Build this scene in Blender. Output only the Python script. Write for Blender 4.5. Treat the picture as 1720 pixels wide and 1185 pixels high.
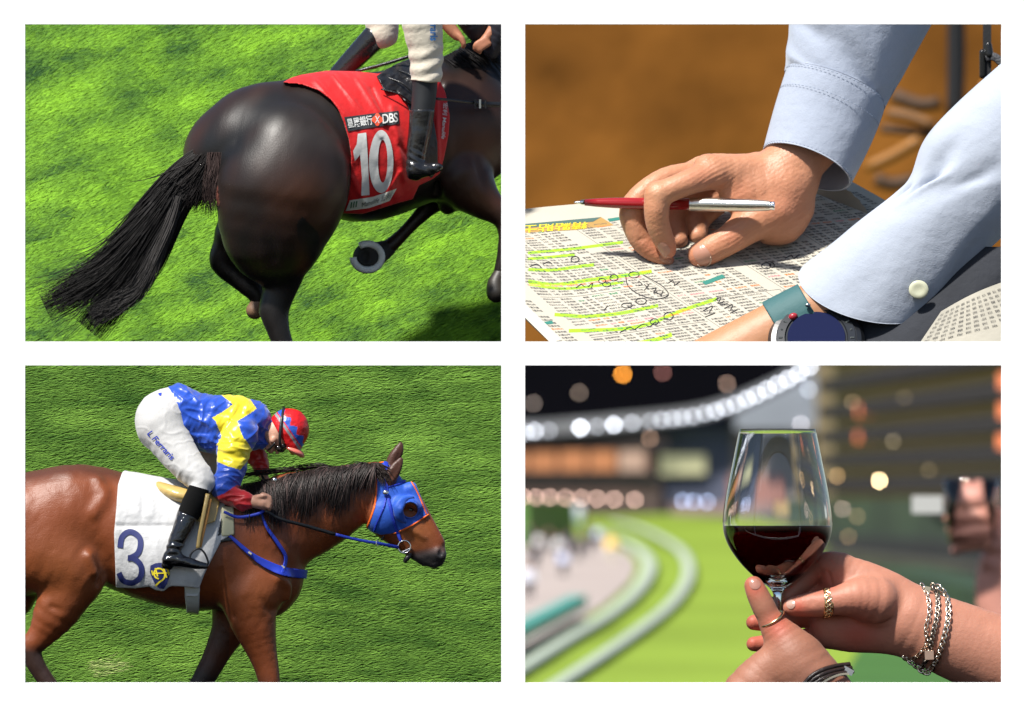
import bpy, math, random
import numpy as np
from mathutils import Vector
for _o in list(bpy.data.objects): bpy.data.objects.remove(_o)
S = bpy.context.scene
COL = S.collection
# ---------------------------------------------------------------- camera, light, exposure
F = 40.0            # focus distance (m)
K = 0.0025          # metres per photo pixel on the focus plane
cam = bpy.data.cameras.new('camera'); cam_o = bpy.data.objects.new('camera', cam); COL.objects.link(cam_o)
cam_o.location = (0, 0, 0); cam_o.rotation_euler = (math.radians(90), 0, 0)
cam.sensor_width = 36; cam.lens = 36*F/(1720*K)
cam.clip_end = 3000; cam.clip_start = 0.5
cam.dof.use_dof = True; cam.dof.focus_distance = F+0.1
cam.dof.aperture_fstop = (cam.lens/1000)/0.095
S.camera = cam_o
SUN = Vector((-0.40, -0.47, 0.90)).normalized()       # direction towards the floodlight / sun
w = bpy.data.worlds.new('World'); S.world = w; w.use_nodes = True
nt = w.node_tree; bg = nt.nodes['Background']
sky = nt.nodes.new('ShaderNodeTexSky'); sky.sky_type = 'NISHITA'; sky.sun_disc = False
sky.sun_elevation = math.asin(SUN.z); sky.sun_rotation = math.atan2(SUN.x, SUN.y)
nt.links.new(sky.outputs[0], bg.inputs[0]); bg.inputs[1].default_value = 0.075
sl = bpy.data.lights.new('sun', 'SUN'); sl.energy = 5.0; sl.angle = math.radians(3.5); sl.color = (1, 0.965, 0.90)
so = bpy.data.objects.new('sun', sl); COL.objects.link(so); so.rotation_euler = SUN.to_track_quat('Z', 'Y').to_euler()
S.view_settings.view_transform = 'Standard'; S.view_settings.look = 'None'
S.view_settings.gamma = 1; S.view_settings.use_curve_mapping = False
S.view_settings.exposure = 0.76
rng = np.random.RandomState(7); random.seed(7)

# ---------------------------------------------------------------- helpers: materials
def srgb(r, g, b):
    f = lambda c: c/12.92 if c <= .04045 else ((c+.055)/1.055)**2.4
    return (f(r/255), f(g/255), f(b/255), 1)
def mat(name, col=(.5, .5, .5), rough=.6, spec=.5, vcol=False, var=0.0, vscale=8, bump=None, metal=0, coat=0,
        coat_rough=.05, sheen=0, trans=0, ior=1.45, emit=None, estr=0, sss=0, bstretch=(1, 1, 1), aniso=0, var2=None):
    m = bpy.data.materials.new(name); m.use_nodes = True
    t = m.node_tree; N = t.nodes; L = t.links; p = N['Principled BSDF']
    if len(col) == 3: col = (*col, 1)
    I = p.inputs
    I['Roughness'].default_value = rough; I['Specular IOR Level'].default_value = spec
    I['Metallic'].default_value = metal; I['Coat Weight'].default_value = coat; I['Coat Roughness'].default_value = coat_rough
    I['Sheen Weight'].default_value = sheen; I['Transmission Weight'].default_value = trans; I['IOR'].default_value = ior
    I['Anisotropic'].default_value = aniso
    if sss: I['Subsurface Weight'].default_value = sss; I['Subsurface Radius'].default_value = (.05, .02, .01); I['Subsurface Scale'].default_value = 1
    src = None
    if vcol:
        a = N.new('ShaderNodeAttribute'); a.attribute_name = 'Col'; src = a.outputs['Color']
    else:
        c = N.new('ShaderNodeRGB'); c.outputs[0].default_value = col; src = c.outputs[0]
    tc = N.new('ShaderNodeTexCoord')
    if var:
        nz = N.new('ShaderNodeTexNoise'); nz.inputs['Scale'].default_value = vscale; nz.inputs['Detail'].default_value = 6
        L.new(tc.outputs['Object'], nz.inputs['Vector'])
        mr = N.new('ShaderNodeMapRange'); mr.inputs[1].default_value = .3; mr.inputs[2].default_value = .7
        mr.inputs[3].default_value = 1-var; mr.inputs[4].default_value = 1+var; L.new(nz.outputs[0], mr.inputs[0])
        mx = N.new('ShaderNodeVectorMath'); mx.operation = 'SCALE'; L.new(src, mx.inputs[0]); L.new(mr.outputs[0], mx.inputs['Scale'])
        src = mx.outputs[0]
        if var2:
            n2 = N.new('ShaderNodeTexNoise'); n2.inputs['Scale'].default_value = vscale*.37; n2.inputs['Detail'].default_value = 4
            L.new(tc.outputs['Object'], n2.inputs['Vector'])
            cr = N.new('ShaderNodeMapRange'); cr.inputs[1].default_value = .45; cr.inputs[2].default_value = .65; L.new(n2.outputs[0], cr.inputs[0])
            mm = N.new('ShaderNodeMix'); mm.data_type = 'RGBA'; L.new(cr.outputs[0], mm.inputs[0]); L.new(src, mm.inputs[6]); mm.inputs[7].default_value = (*var2, 1)
            src = mm.outputs[2]
    L.new(src, I['Base Color'])
    if bump:
        last = None
        for (sc, st) in (bump if isinstance(bump, list) else [bump]):
            mp = N.new('ShaderNodeMapping'); mp.inputs['Scale'].default_value = bstretch; L.new(tc.outputs['Object'], mp.inputs[0])
            nb = N.new('ShaderNodeTexNoise'); nb.inputs['Scale'].default_value = sc; nb.inputs['Detail'].default_value = 5
            L.new(mp.outputs[0], nb.inputs['Vector'])
            b = N.new('ShaderNodeBump'); b.inputs['Strength'].default_value = 1; b.inputs['Distance'].default_value = st
            L.new(nb.outputs[0], b.inputs['Height'])
            if last: L.new(last, b.inputs['Normal'])
            last = b.outputs[0]
        L.new(last, I['Normal'])
    if emit:
        I['Emission Color'].default_value = (*emit, 1); I['Emission Strength'].default_value = estr
    return m
# ---------------------------------------------------------------- helpers: objects
def empty(name, loc, label, cat, group=None):
    o = bpy.data.objects.new(name, None); COL.objects.link(o); o.location = loc; o.empty_display_size = .1
    o['label'] = label; o['category'] = cat
    if group: o['group'] = group
    return o
def link_mesh(name, me, material, parent=None, label=None, cat=None, kind=None, group=None):
    o = bpy.data.objects.new(name, me); COL.objects.link(o)
    if material: me.materials.append(material)
    if parent: o.parent = parent
    if label: o['label'] = label
    if cat: o['category'] = cat
    if kind: o['kind'] = kind
    if group: o['group'] = group
    return o
def origin_of(parent):
    v = Vector((0, 0, 0)); q = parent
    while q is not None: v = v + q.location; q = q.parent
    return np.array(v)
def make_mesh(name, V, faces, material, parent=None, smooth=True, col=None, tag=None, **kw):
    """V: (n,3) world coordinates; faces: array (m,3|4) or list."""
    V = np.asarray(V, dtype=np.float64); o0 = np.zeros(3)
    if parent is not None: o0 = origin_of(parent)
    me = bpy.data.meshes.new(name)
    if isinstance(faces, np.ndarray):
        n = faces.shape[1]; me.vertices.add(len(V)); me.vertices.foreach_set('co', (V-o0).astype(np.float32).ravel())
        me.loops.add(faces.size); me.loops.foreach_set('vertex_index', faces.astype(np.int32).ravel())
        me.polygons.add(len(faces)); me.polygons.foreach_set('loop_start', np.arange(0, faces.size, n, dtype=np.int32))
        me.update(calc_edges=True); me.validate()
    else:
        me.from_pydata((V-o0).tolist(), [], [list(f) for f in faces]); me.update()
    if smooth: me.polygons.foreach_set('use_smooth', np.ones(len(me.polygons), dtype=bool))
    if col is not None:
        at = me.color_attributes.new('Col', 'FLOAT_COLOR', 'POINT')
        c = np.ones((len(V), 4), dtype=np.float32); c[:, :3] = col; at.data.foreach_set('color', c.ravel())
    return link_mesh(name, me, material, parent, **kw)

class Panel:
    """a local frame: X right, Y down (photo pixels), Z away from the viewer, at real distance Y0"""
    def __init__(s, cx, cy, Y0):
        s.cx, s.cy, s.Y0 = cx, cy, Y0
        d = np.array([(cx-860)*K/F, 1, (592.5-cy)*K/F]); s.C = d*Y0; s.D = d/np.linalg.norm(d)
        s.R = np.cross(s.D, [0, 0, 1]); s.R /= np.linalg.norm(s.R); s.U = np.cross(s.R, s.D)
        s.s = K*Y0/F; s.M = np.array([s.R, -s.U, s.D])*s.s     # rows: image of X, Y, Z
    def w(s, p):
        p = np.asarray(p, dtype=np.float64); q = p.copy(); q[..., 0] -= s.cx; q[..., 1] -= s.cy
        return s.C + q@s.M
    def pc(s, p):
        "keep a point on its line of sight"
        p = np.array(p, dtype=np.float64); f = 1+p[..., 2:3]*s.s/s.Y0
        p[..., 0:1] = s.cx+(p[..., 0:1]-s.cx)*f; p[..., 1:2] = s.cy+(p[..., 1:2]-s.cy)*f
        return p
    def wp(s, p): return s.w(s.pc(p))
# ---------------------------------------------------------------- helpers: implicit bodies
def catmull(P, n):
    P = np.asarray(P, dtype=float)
    if len(P) < 3 or n <= 1: return P
    Q = np.vstack([2*P[0]-P[1], P, 2*P[-1]-P[-2]]); out = []
    for i in range(1, len(Q)-2):
        for j in range(n):
            t = j/n; a, b, c, d = Q[i-1], Q[i], Q[i+1], Q[i+2]
            out.append(.5*((2*b)+(c-a)*t+(2*a-5*b+4*c-d)*t*t+(3*b-a-3*c+d)*t**3))
    out.append(P[-1]); return np.array(out)
def smin(a, b, k):
    h = np.clip(.5+.5*(b-a)/k, 0, 1); return b*(1-h)+a*h-k*h*(1-h)
class Body:
    def __init__(s, pan): s.pan = pan; s.pr = []
    def chain(s, pts, k=12, fz=1.0, n=3, sub=False):
        P = np.array(pts, dtype=float)
        P[:, :3] = s.pan.pc(P[:, :3]); P = catmull(P, n)
        r = P[:, 3].max()*max(1, fz)+k
        s.pr.append(('c', P, k, fz, sub, P[:, :3].min(0)-r, P[:, :3].max(0)+r)); return s
    def ell(s, c, rad, ang=0, k=12, sub=False):
        c = s.pan.pc(c); R = max(rad)+k
        s.pr.append(('e', (c, np.array(rad, float), math.radians(ang)), k, 1, sub, c-R, c+R)); return s
    def field(s, box, res):
        ax = [np.arange(box[i], box[i+3]+res, res, dtype=np.float32) for i in range(3)]
        f = np.full([len(a) for a in ax], 60.0, dtype=np.float32)
        for kind, P, k, fz, sub, lo, hi in s.pr:
            sl = tuple(slice(max(0, int((lo[i]-ax[i][0])/res)), max(0, min(len(ax[i]), int((hi[i]-ax[i][0])/res)+2))) for i in range(3))
            if any(q.stop <= q.start for q in sl): continue
            X = ax[0][sl[0]][:, None, None]; Y = ax[1][sl[1]][None, :, None]; Z = ax[2][sl[2]][None, None, :]
            if kind == 'c':
                d = None
                for a, b in zip(P[:-1], P[1:]):
                    a = a.astype(np.float32); b = b.astype(np.float32)
                    bx, by, bz = b[0]-a[0], b[1]-a[1], (b[2]-a[2])/fz; L2 = bx*bx+by*by+bz*bz+1e-6
                    px = X-a[0]; py = Y-a[1]; pz = (Z-a[2])/fz
                    t = np.clip((px*bx+py*by+pz*bz)/L2, 0, 1)
                    dd = np.sqrt((px-t*bx)**2+(py-t*by)**2+(pz-t*bz)**2)-(a[3]+(b[3]-a[3])*t)
                    d = dd if d is None else np.minimum(d, dd)
            else:
                c, rad, an = P; px = X-c[0]; py = Y-c[1]; pz = Z-c[2]; ca, sa = math.cos(an), math.sin(an)
                u = (px*ca+py*sa)/rad[0]; v = (-px*sa+py*ca)/rad[1]; q = np.sqrt(u*u+v*v+(pz/rad[2])**2)
                g = np.sqrt((u/rad[0])**2+(v/rad[1])**2+(pz/rad[2]/rad[2])**2)+1e-6
                d = q*(q-1)/g
            cur = f[sl]
            f[sl] = -smin(-cur, d, k) if sub else smin(cur, d, k)
        return ax, f
def smooth_noise(x, y, z, seed=0, oct=3, sc=1.0):
    r = np.random.RandomState(seed); o = 0; a = 1.0
    for i in range(oct):
        for j in range(3):
            d = r.normal(size=3); d /= np.linalg.norm(d); ph = r.uniform(0, 6.28)
            ph2 = r.normal(size=3)*.6
            o = o+a*np.sin((x*d[0]+y*d[1]+z*d[2])*sc+ph+1.2*np.sin((x*ph2[0]+y*ph2[1]+z*ph2[2])*sc*.7+ph*2))
        a *= .5; sc *= 2.1
    return o/3
def nets(ax, f):
    f = f.copy()
    for a in range(3):
        sl = [slice(None)]*3; sl[a] = 0; f[tuple(sl)] = np.maximum(f[tuple(sl)], .5); sl[a] = -1; f[tuple(sl)] = np.maximum(f[tuple(sl)], .5)
    s = f < 0; n = np.array(f.shape)
    c = np.zeros(n-1, dtype=np.int8)
    for dx in (0, 1):
        for dy in (0, 1):
            for dz in (0, 1): c += s[dx:n[0]-1+dx, dy:n[1]-1+dy, dz:n[2]-1+dz]
    act = np.argwhere((c > 0) & (c < 8)); idx = -np.ones(n-1, dtype=np.int64); idx[tuple(act.T)] = np.arange(len(act))
    pos = np.zeros((len(act), 3)); cnt = np.zeros(len(act))
    for a in range(3):
        for u in (0, 1):
            for v in (0, 1):
                o = [0, 0, 0]; o[(a+1) % 3] = u; o[(a+2) % 3] = v; o2 = list(o); o2[a] = 1
                A = f[tuple((act+o).T)]; B = f[tuple((act+o2).T)]; m = (A < 0) != (B < 0)
                t = np.where(m, A/np.where(m, A-B, 1), 0)
                p = act+np.array(o, float); p[:, a] += t; pos[m] += p[m]; cnt[m] += 1
    pos /= cnt[:, None]
    res = ax[0][1]-ax[0][0]; V = pos*res+np.array([ax[0][0], ax[1][0], ax[2][0]])
    Fs = []
    for a in range(3):
        b, c_ = (a+1) % 3, (a+2) % 3
        sl0 = [slice(1, -1)]*3; sl0[a] = slice(0, -1); sl1 = list(sl0); sl1[a] = slice(1, None)
        A = s[tuple(sl0)]; B = s[tuple(sl1)]
        for flip, m in ((0, A & ~B), (1, ~A & B)):
            e = np.argwhere(m)
            if not len(e): continue
            e = e+np.array([0 if i == a else 1 for i in range(3)])
            q = []
            for (u, v) in ((0, 0), (1, 0), (1, 1), (0, 1)):
                g = e.copy(); g[:, b] -= u; g[:, c_] -= v; q.append(idx[tuple(g.T)])
            q = np.stack(q, 1)
            Fs.append(q[:, ::-1] if flip else q)
    Fc = np.vstack(Fs); Fc = Fc[(Fc >= 0).all(1)]
    return V, Fc
def lap(V, Fc, it=1, lam=.5):
    e = np.vstack([Fc[:, [0, 1]], Fc[:, [1, 2]], Fc[:, [2, 3]], Fc[:, [3, 0]]])
    for _ in range(it):
        A = np.zeros_like(V); n = np.bincount(e[:, 0], minlength=len(V))+np.bincount(e[:, 1], minlength=len(V))
        for j in range(3): A[:, j] = np.bincount(e[:, 0], V[e[:, 1], j], len(V))+np.bincount(e[:, 1], V[e[:, 0], j], len(V))
        V = V+lam*(A/np.maximum(n, 1)[:, None]-V)
    return V
def vnormals(V, Fc):
    n = np.cross(V[Fc[:, 2]]-V[Fc[:, 0]], V[Fc[:, 3]]-V[Fc[:, 1]]); N = np.zeros_like(V)
    for i in range(4):
        for j in range(3): N[:, j] += np.bincount(Fc[:, i], n[:, j], len(V))
    return N/(np.linalg.norm(N, axis=1)[:, None]+1e-9)
def poly_sdf(X, Y, P):
    P = np.asarray(P, float); d = np.full(np.broadcast(X, Y).shape, 1e9); s = np.ones(d.shape)
    n = len(P)
    for i in range(n):
        a, b = P[i], P[i-1]; e = b-a; wx = X-a[0]; wy = Y-a[1]
        t = np.clip((wx*e[0]+wy*e[1])/(e@e+1e-9), 0, 1); d = np.minimum(d, (wx-e[0]*t)**2+(wy-e[1]*t)**2)
        c1 = Y >= a[1]; c2 = Y < b[1]; c3 = e[0]*wy > e[1]*wx
        s = np.where((c1 & c2 & c3) | (~c1 & ~c2 & ~c3), -s, s)
    return s*np.sqrt(d)
def line_d(X, Y, P, n=4):
    "distance to a polyline, and per-point half width as third column"
    P = catmull(P, n); d = np.full(np.broadcast(X, Y).shape, 1e9)
    for a, b in zip(P[:-1], P[1:]):
        e = b-a; t = np.clip(((X-a[0])*e[0]+(Y-a[1])*e[1])/(e[0]**2+e[1]**2+1e-9), 0, 1)
        d = np.minimum(d, np.sqrt((X-a[0]-e[0]*t)**2+(Y-a[1]-e[1]*t)**2)-(a[2]+e[2]*t))
    return d
def build(pan, ax, f, name, material, parent, it=2, color=None, disp=None, **kw):
    V, Fc = nets(ax, f)
    V = lap(V, Fc, it)
    if disp is not None:
        N = vnormals(V, Fc); V = V+N*disp(V, N)[:, None]
    col = color(V, vnormals(V, Fc)) if color else None
    W = pan.w(V)
    return make_mesh(name, W, Fc[:, ::-1], material, parent, col=col, **kw)
class Front:
    "depth of the front surface seen along Z"
    def __init__(s, ax, f):
        ins = f < 0; has = ins.any(2); i = ins.argmax(2); i0 = np.maximum(i-1, 0)
        g = np.indices(i.shape); A = f[g[0], g[1], i0]; B = f[g[0], g[1], i]
        t = np.where(A > B, A/np.where(A > B, A-B, 1), 0); res = ax[2][1]-ax[2][0]
        z = ax[2][0]+(i0+t)*res; z = np.where(has, z, np.nan)
        for _ in range(40):
            m = np.isnan(z)
            if not m.any(): break
            p = np.pad(z, 1, constant_values=np.nan)
            nb = np.stack([p[:-2, 1:-1], p[2:, 1:-1], p[1:-1, :-2], p[1:-1, 2:]])
            with np.errstate(all='ignore'):
                import warnings; warnings.simplefilter('ignore'); av = np.nanmean(nb, 0)
            z = np.where(m, av, z)
        s.z = np.nan_to_num(z, nan=0.0); s.ax = ax
    def __call__(s, x, y):
        res = s.ax[0][1]-s.ax[0][0]
        u = np.clip((np.asarray(x)-s.ax[0][0])/res, 0, s.z.shape[0]-1.001); v = np.clip((np.asarray(y)-s.ax[1][0])/res, 0, s.z.shape[1]-1.001)
        i = u.astype(int); j = v.astype(int); a = u-i; b = v-j; z = s.z
        return z[i, j]*(1-a)*(1-b)+z[i+1, j]*a*(1-b)+z[i, j+1]*(1-a)*b+z[i+1, j+1]*a*b
# ---------------------------------------------------------------- helpers: tubes, sheets, text
def tube_arr(P, R, seg=8, closed=False, flat=1.0, twist=None):
    P = np.asarray(P, float); n = len(P); R = np.broadcast_to(np.asarray(R, float), (n,))
    T = np.gradient(P, axis=0) if not closed else np.roll(P, -1, 0)-np.roll(P, 1, 0); T /= np.linalg.norm(T, axis=1)[:, None]+1e-12
    up = np.array([0, 0, 1.]) if twist is None else np.asarray(twist, float)
    V = []
    for i in range(n):
        a = np.cross(T[i], up); 
        if np.linalg.norm(a) < 1e-3: a = np.cross(T[i], [0, 1., 0.1])
        a /= np.linalg.norm(a); b = np.cross(a, T[i])
        th = np.arange(seg)*2*np.pi/seg
        V.append(P[i]+R[i]*(np.outer(np.cos(th), a)+flat*np.outer(np.sin(th), b)))
    V = np.vstack(V); Fc = []
    m = n if closed else n-1
    for i in range(m):
        for j in range(seg):
            a, b = i*seg+j, i*seg+(j+1) % seg; c, d = ((i+1) % n)*seg+(j+1) % seg, ((i+1) % n)*seg+j
            Fc.append((a, b, c, d))
    if not closed:
        Fc.append(tuple(range(seg-1, -1, -1))); Fc.append(tuple(range((n-1)*seg, n*seg)))
    return V, Fc
def tube(pan, name, pts, material, parent=None, seg=8, n=6, closed=False, flat=1.0, twist=None, **kw):
    "pts: (x,y,z,r) in the panel frame"
    P = np.array(pts, float); P[:, :3] = pan.pc(P[:, :3]); P = catmull(P, n)
    V, Fc = tube_arr(P[:, :3], P[:, 3], seg, closed, flat, twist)
    return make_mesh(name, pan.w(V), Fc, material, parent, **kw)
def join_geo(L):
    V = []; Fc = []; o = 0
    for v, f in L: V.append(v); Fc += [tuple(i+o for i in g) for g in f]; o += len(v)
    return np.vstack(V), Fc
def hair(pan, name, strands, material, parent, seg=3, **kw):
    "strands: list of (P(n,3), r0, r1, colour)"
    V = []; Fc = []; C = []; o = 0
    for P, r0, r1, c in strands:
        n = len(P); T = np.gradient(P, axis=0); T /= np.linalg.norm(T, axis=1)[:, None]+1e-9
        a = np.cross(T, [0.13, 0.21, 1]); a /= np.linalg.norm(a, axis=1)[:, None]+1e-9; b = np.cross(a, T)
        r = (r0+(r1-r0)*np.linspace(0, 1, n)**1.5)[:, None]
        ring = [P+r*(a*math.cos(t)+b*math.sin(t)) for t in (0, 2.09, 4.19)]
        v = np.stack(ring, 1).reshape(-1, 3); V.append(v); C.append(np.tile(c, (len(v), 1)))
        i = np.arange(n-1)[:, None]*3+np.arange(3)[None]; j = np.arange(n-1)[:, None]*3+(np.arange(3)+1)[None] % 3
        q = np.stack([i, j, j+3, i+3], -1).reshape(-1, 4)+o; Fc.append(q); o += len(v)
    V = np.vstack(V); Fc = np.vstack(Fc); C = np.vstack(C)
    return make_mesh(name, pan.w(V), Fc, material, parent, col=C, **kw)
def sheet(pan, name, fn, nu, nv, material, parent=None, thick=0, **kw):
    "fn(u,v) arrays in 0..1 -> (n,3) panel coordinates"
    u, v = np.meshgrid(np.linspace(0, 1, nu), np.linspace(0, 1, nv), indexing='ij'); P = fn(u.ravel(), v.ravel())
    i = np.arange(nu*nv).reshape(nu, nv); q = np.stack([i[:-1, :-1], i[1:, :-1], i[1:, 1:], i[:-1, 1:]], -1).reshape(-1, 4)
    V = pan.w(P)
    if thick:
        N = vnormals(V, q); n = len(V); V2 = V+N*thick*pan.s
        b = np.concatenate([i[:, 0], i[-1, 1:], i[::-1, -1][1:], i[0, ::-1][1:]]); bq = np.stack([b[:-1], b[1:], b[1:]+n, b[:-1]+n], -1)
        V = np.vstack([V, V2]); q = np.vstack([q, q[:, ::-1]+n, bq])
    return make_mesh(name, V, q, material, parent, **kw)
def bilin(c, u, v):
    c = np.asarray(c, float); u = u[:, None]; v = v[:, None]
    return c[0]*(1-u)*(1-v)+c[1]*u*(1-v)+c[2]*u*v+c[3]*(1-u)*v
def text_mesh(body, size=1.0, bold=0.0, shear=0.0, spacing=1.0, res=3):
    "flat triangulated lettering: vertices (n,2), triangles"
    cu = bpy.data.curves.new('lettering', 'FONT'); cu.body = body; cu.size = size; cu.offset = bold; cu.shear = shear
    cu.space_character = spacing; cu.resolution_u = res; cu.align_x = 'LEFT'
    o = bpy.data.objects.new('lettering', cu); COL.objects.link(o)
    dg = bpy.context.evaluated_depsgraph_get(); me = bpy.data.meshes.new_from_object(o.evaluated_get(dg))
    bpy.data.objects.remove(o); bpy.data.curves.remove(cu)
    me.calc_loop_triangles(); n = len(me.vertices); co = np.zeros(n*3, np.float32); me.vertices.foreach_get('co', co)
    t = np.zeros(len(me.loop_triangles)*3, np.int32); me.loop_triangles.foreach_get('vertices', t)
    bpy.data.meshes.remove(me)
    return co.reshape(-1, 3)[:, :2].astype(float), t.reshape(-1, 3)
def subdiv(V, T, mx):
    for _ in range(5):
        e = [V[T[:, i]]-V[T[:, (i+1) % 3]] for i in range(3)]; L = np.stack([np.hypot(x[:, 0], x[:, 1]) for x in e], 1)
        big = L.max(1) > mx
        if not big.any(): break
        # split every triangle in four so that shared edges stay matched
        m = [(V[T[:, i]]+V[T[:, (i+1) % 3]])/2 for i in range(3)]; n = len(V); k = len(T)
        V = np.vstack([V, m[0], m[1], m[2]]); a = n+np.arange(k); b = a+k; c = b+k
        T = np.vstack([np.stack([T[:, 0], a, c], 1), np.stack([a, T[:, 1], b], 1), np.stack([c, b, T[:, 2]], 1), np.stack([a, b, c], 1)])
    return V, T
def decal(pan, name, V2, T, quad, zf, material, parent, mx=6, lift=1.0, norm=True, **kw):
    "lay flat lettering (normalised to its box) into a quad TL,TR,BR,BL of photo pixels on the surface zf"
    V2 = np.asarray(V2, float)
    if norm:
        lo = V2.min(0); hi = V2.max(0); V2 = (V2-lo)/(hi-lo)
        V2[:, 1] = 1-V2[:, 1]
    P = bilin(quad, V2[:, 0], V2[:, 1]); P, T = subdiv(P, T, mx)
    Z = zf(P[:, 0], P[:, 1])-lift
    return make_mesh(name, pan.w(np.column_stack([P, Z])), T, material, parent, smooth=True, **kw)
def clip_panel(objs, x0=None, x1=None, y0=None, y1=None):
    "trim what would hang past the edge of its own opening, behind the bars of the wall"
    import bmesh
    for o in objs:
        if o.type != 'MESH': continue
        off = Vector(origin_of(o)); co = np.zeros(len(o.data.vertices)*3, np.float32); o.data.vertices.foreach_get('co', co); co = co.reshape(-1, 3)+np.array(off)
        px = co[:, 0]/co[:, 1]*F/K+860; py = 592.5-co[:, 2]/co[:, 1]*F/K
        for lim, axis, sg in ((x0, 0, -1), (x1, 0, 1), (y0, 1, -1), (y1, 1, 1)):
            if lim is None: continue
            v = px if axis == 0 else py
            if not ((v-lim)*sg > 0).any(): continue
            t = (lim-860)*K/F if axis == 0 else (592.5-lim)*K/F
            n = Vector((1, -t, 0))*sg if axis == 0 else Vector((0, t, -1))*sg
            bm = bmesh.new(); bm.from_mesh(o.data); bmesh.ops.bisect_plane(bm, geom=bm.verts[:]+bm.edges[:]+bm.faces[:], plane_co=-off, plane_no=n, clear_outer=True)
            bm.to_mesh(o.data); bm.free()
def recalc(o):
    import bmesh
    bm = bmesh.new(); bm.from_mesh(o.data); bmesh.ops.recalc_face_normals(bm, faces=bm.faces[:]); bm.to_mesh(o.data); bm.free(); return o
def box_geo(c, h, rot=0):
    c = np.asarray(c, float); V = np.array([[x*h[0], y*h[1], z*h[2]] for x in (-1, 1) for y in (-1, 1) for z in (-1, 1)], float)
    if rot: ca, sa = math.cos(rot), math.sin(rot); V = V@np.array([[ca, sa, 0], [-sa, ca, 0], [0, 0, 1]])
    return V+c, [(0, 1, 3, 2), (4, 6, 7, 5), (0, 4, 5, 1), (2, 3, 7, 6), (0, 2, 6, 4), (1, 5, 7, 3)]
def grass(pan, name, label, zf, area, count, ang, ln, wd, colf, material, lift=10, **kw):
    "blades as two-quad strips leaning along a direction"
    r = np.random.RandomState(11)
    x = r.uniform(area[0], area[2], count); y = r.uniform(area[1], area[3], count)
    a = np.radians(ang+r.normal(0, 13, count)); L = ln*r.uniform(.5, 1.3, count); W = wd*r.uniform(.6, 1.4, count)
    dx, dy = np.cos(a), np.sin(a); V = []; z0 = zf(x, y)
    h = lift*r.uniform(.3, 1.0, count)
    for k, (t, hh, ww) in enumerate(((0, 0, .7), (.5, .75, 1), (1, 1, .05))):
        cx = x+dx*L*t; cy = y+dy*L*t+(t*t)*h*.0; cz = zf(cx, cy)-h*hh-1
        for sgn in (-1, 1):
            V.append(np.column_stack([cx-dy*W*ww*sgn*.5, cy+dx*W*ww*sgn*.5, cz-sgn*W*ww*.45]))
    V = np.stack(V, 1).reshape(-1, 3); b = np.arange(count)[:, None]*6
    q = np.vstack([b+np.array([[0, 1, 3, 2]]), b+np.array([[2, 3, 5, 4]])])
    C = np.repeat(colf(x, y, r), 6, 0)
    return make_mesh(name, pan.w(V), q, material, None, col=C, label=label, cat='grass', kind='stuff', smooth=False, **kw)
# ---------------------------------------------------------------- the white wall with its four openings
YF = F-1.25
def frame_wall():
    m = mat('white paint', (.88, .88, .875), rough=.9, spec=.1)
    s = K*YF/F
    xs = [-12, 42, 842, 882, 1682, 1732]; ys = [-12, 41, 574, 614, 1147, 1197]
    root = empty('window_wall', ((860-860)*s, YF, (592.5-1200)*s), 'white painted wall with four rectangular openings in two rows', 'wall')
    def bar(name, x0, x1, y0, y1):
        V, Fc = box_geo((((x0+x1)/2-860)*s, YF+.012, (592.5-(y0+y1)/2)*s), ((x1-x0)/2*s, .012, (y1-y0)/2*s))
        make_mesh(name, V, Fc, m, root, smooth=False)
    bar('top_rail', xs[0], xs[5], ys[0], ys[1]); bar('middle_rail', xs[0], xs[5], ys[2], ys[3]); bar('bottom_rail', xs[0], xs[5], ys[4], ys[5])
    for (a, b) in ((1, 2), (3, 4)):
        for (c, d) in ((0, 1), (2, 3), (4, 5)): bar('stile', xs[c], xs[d], ys[a], ys[b])
frame_wall()
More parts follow.
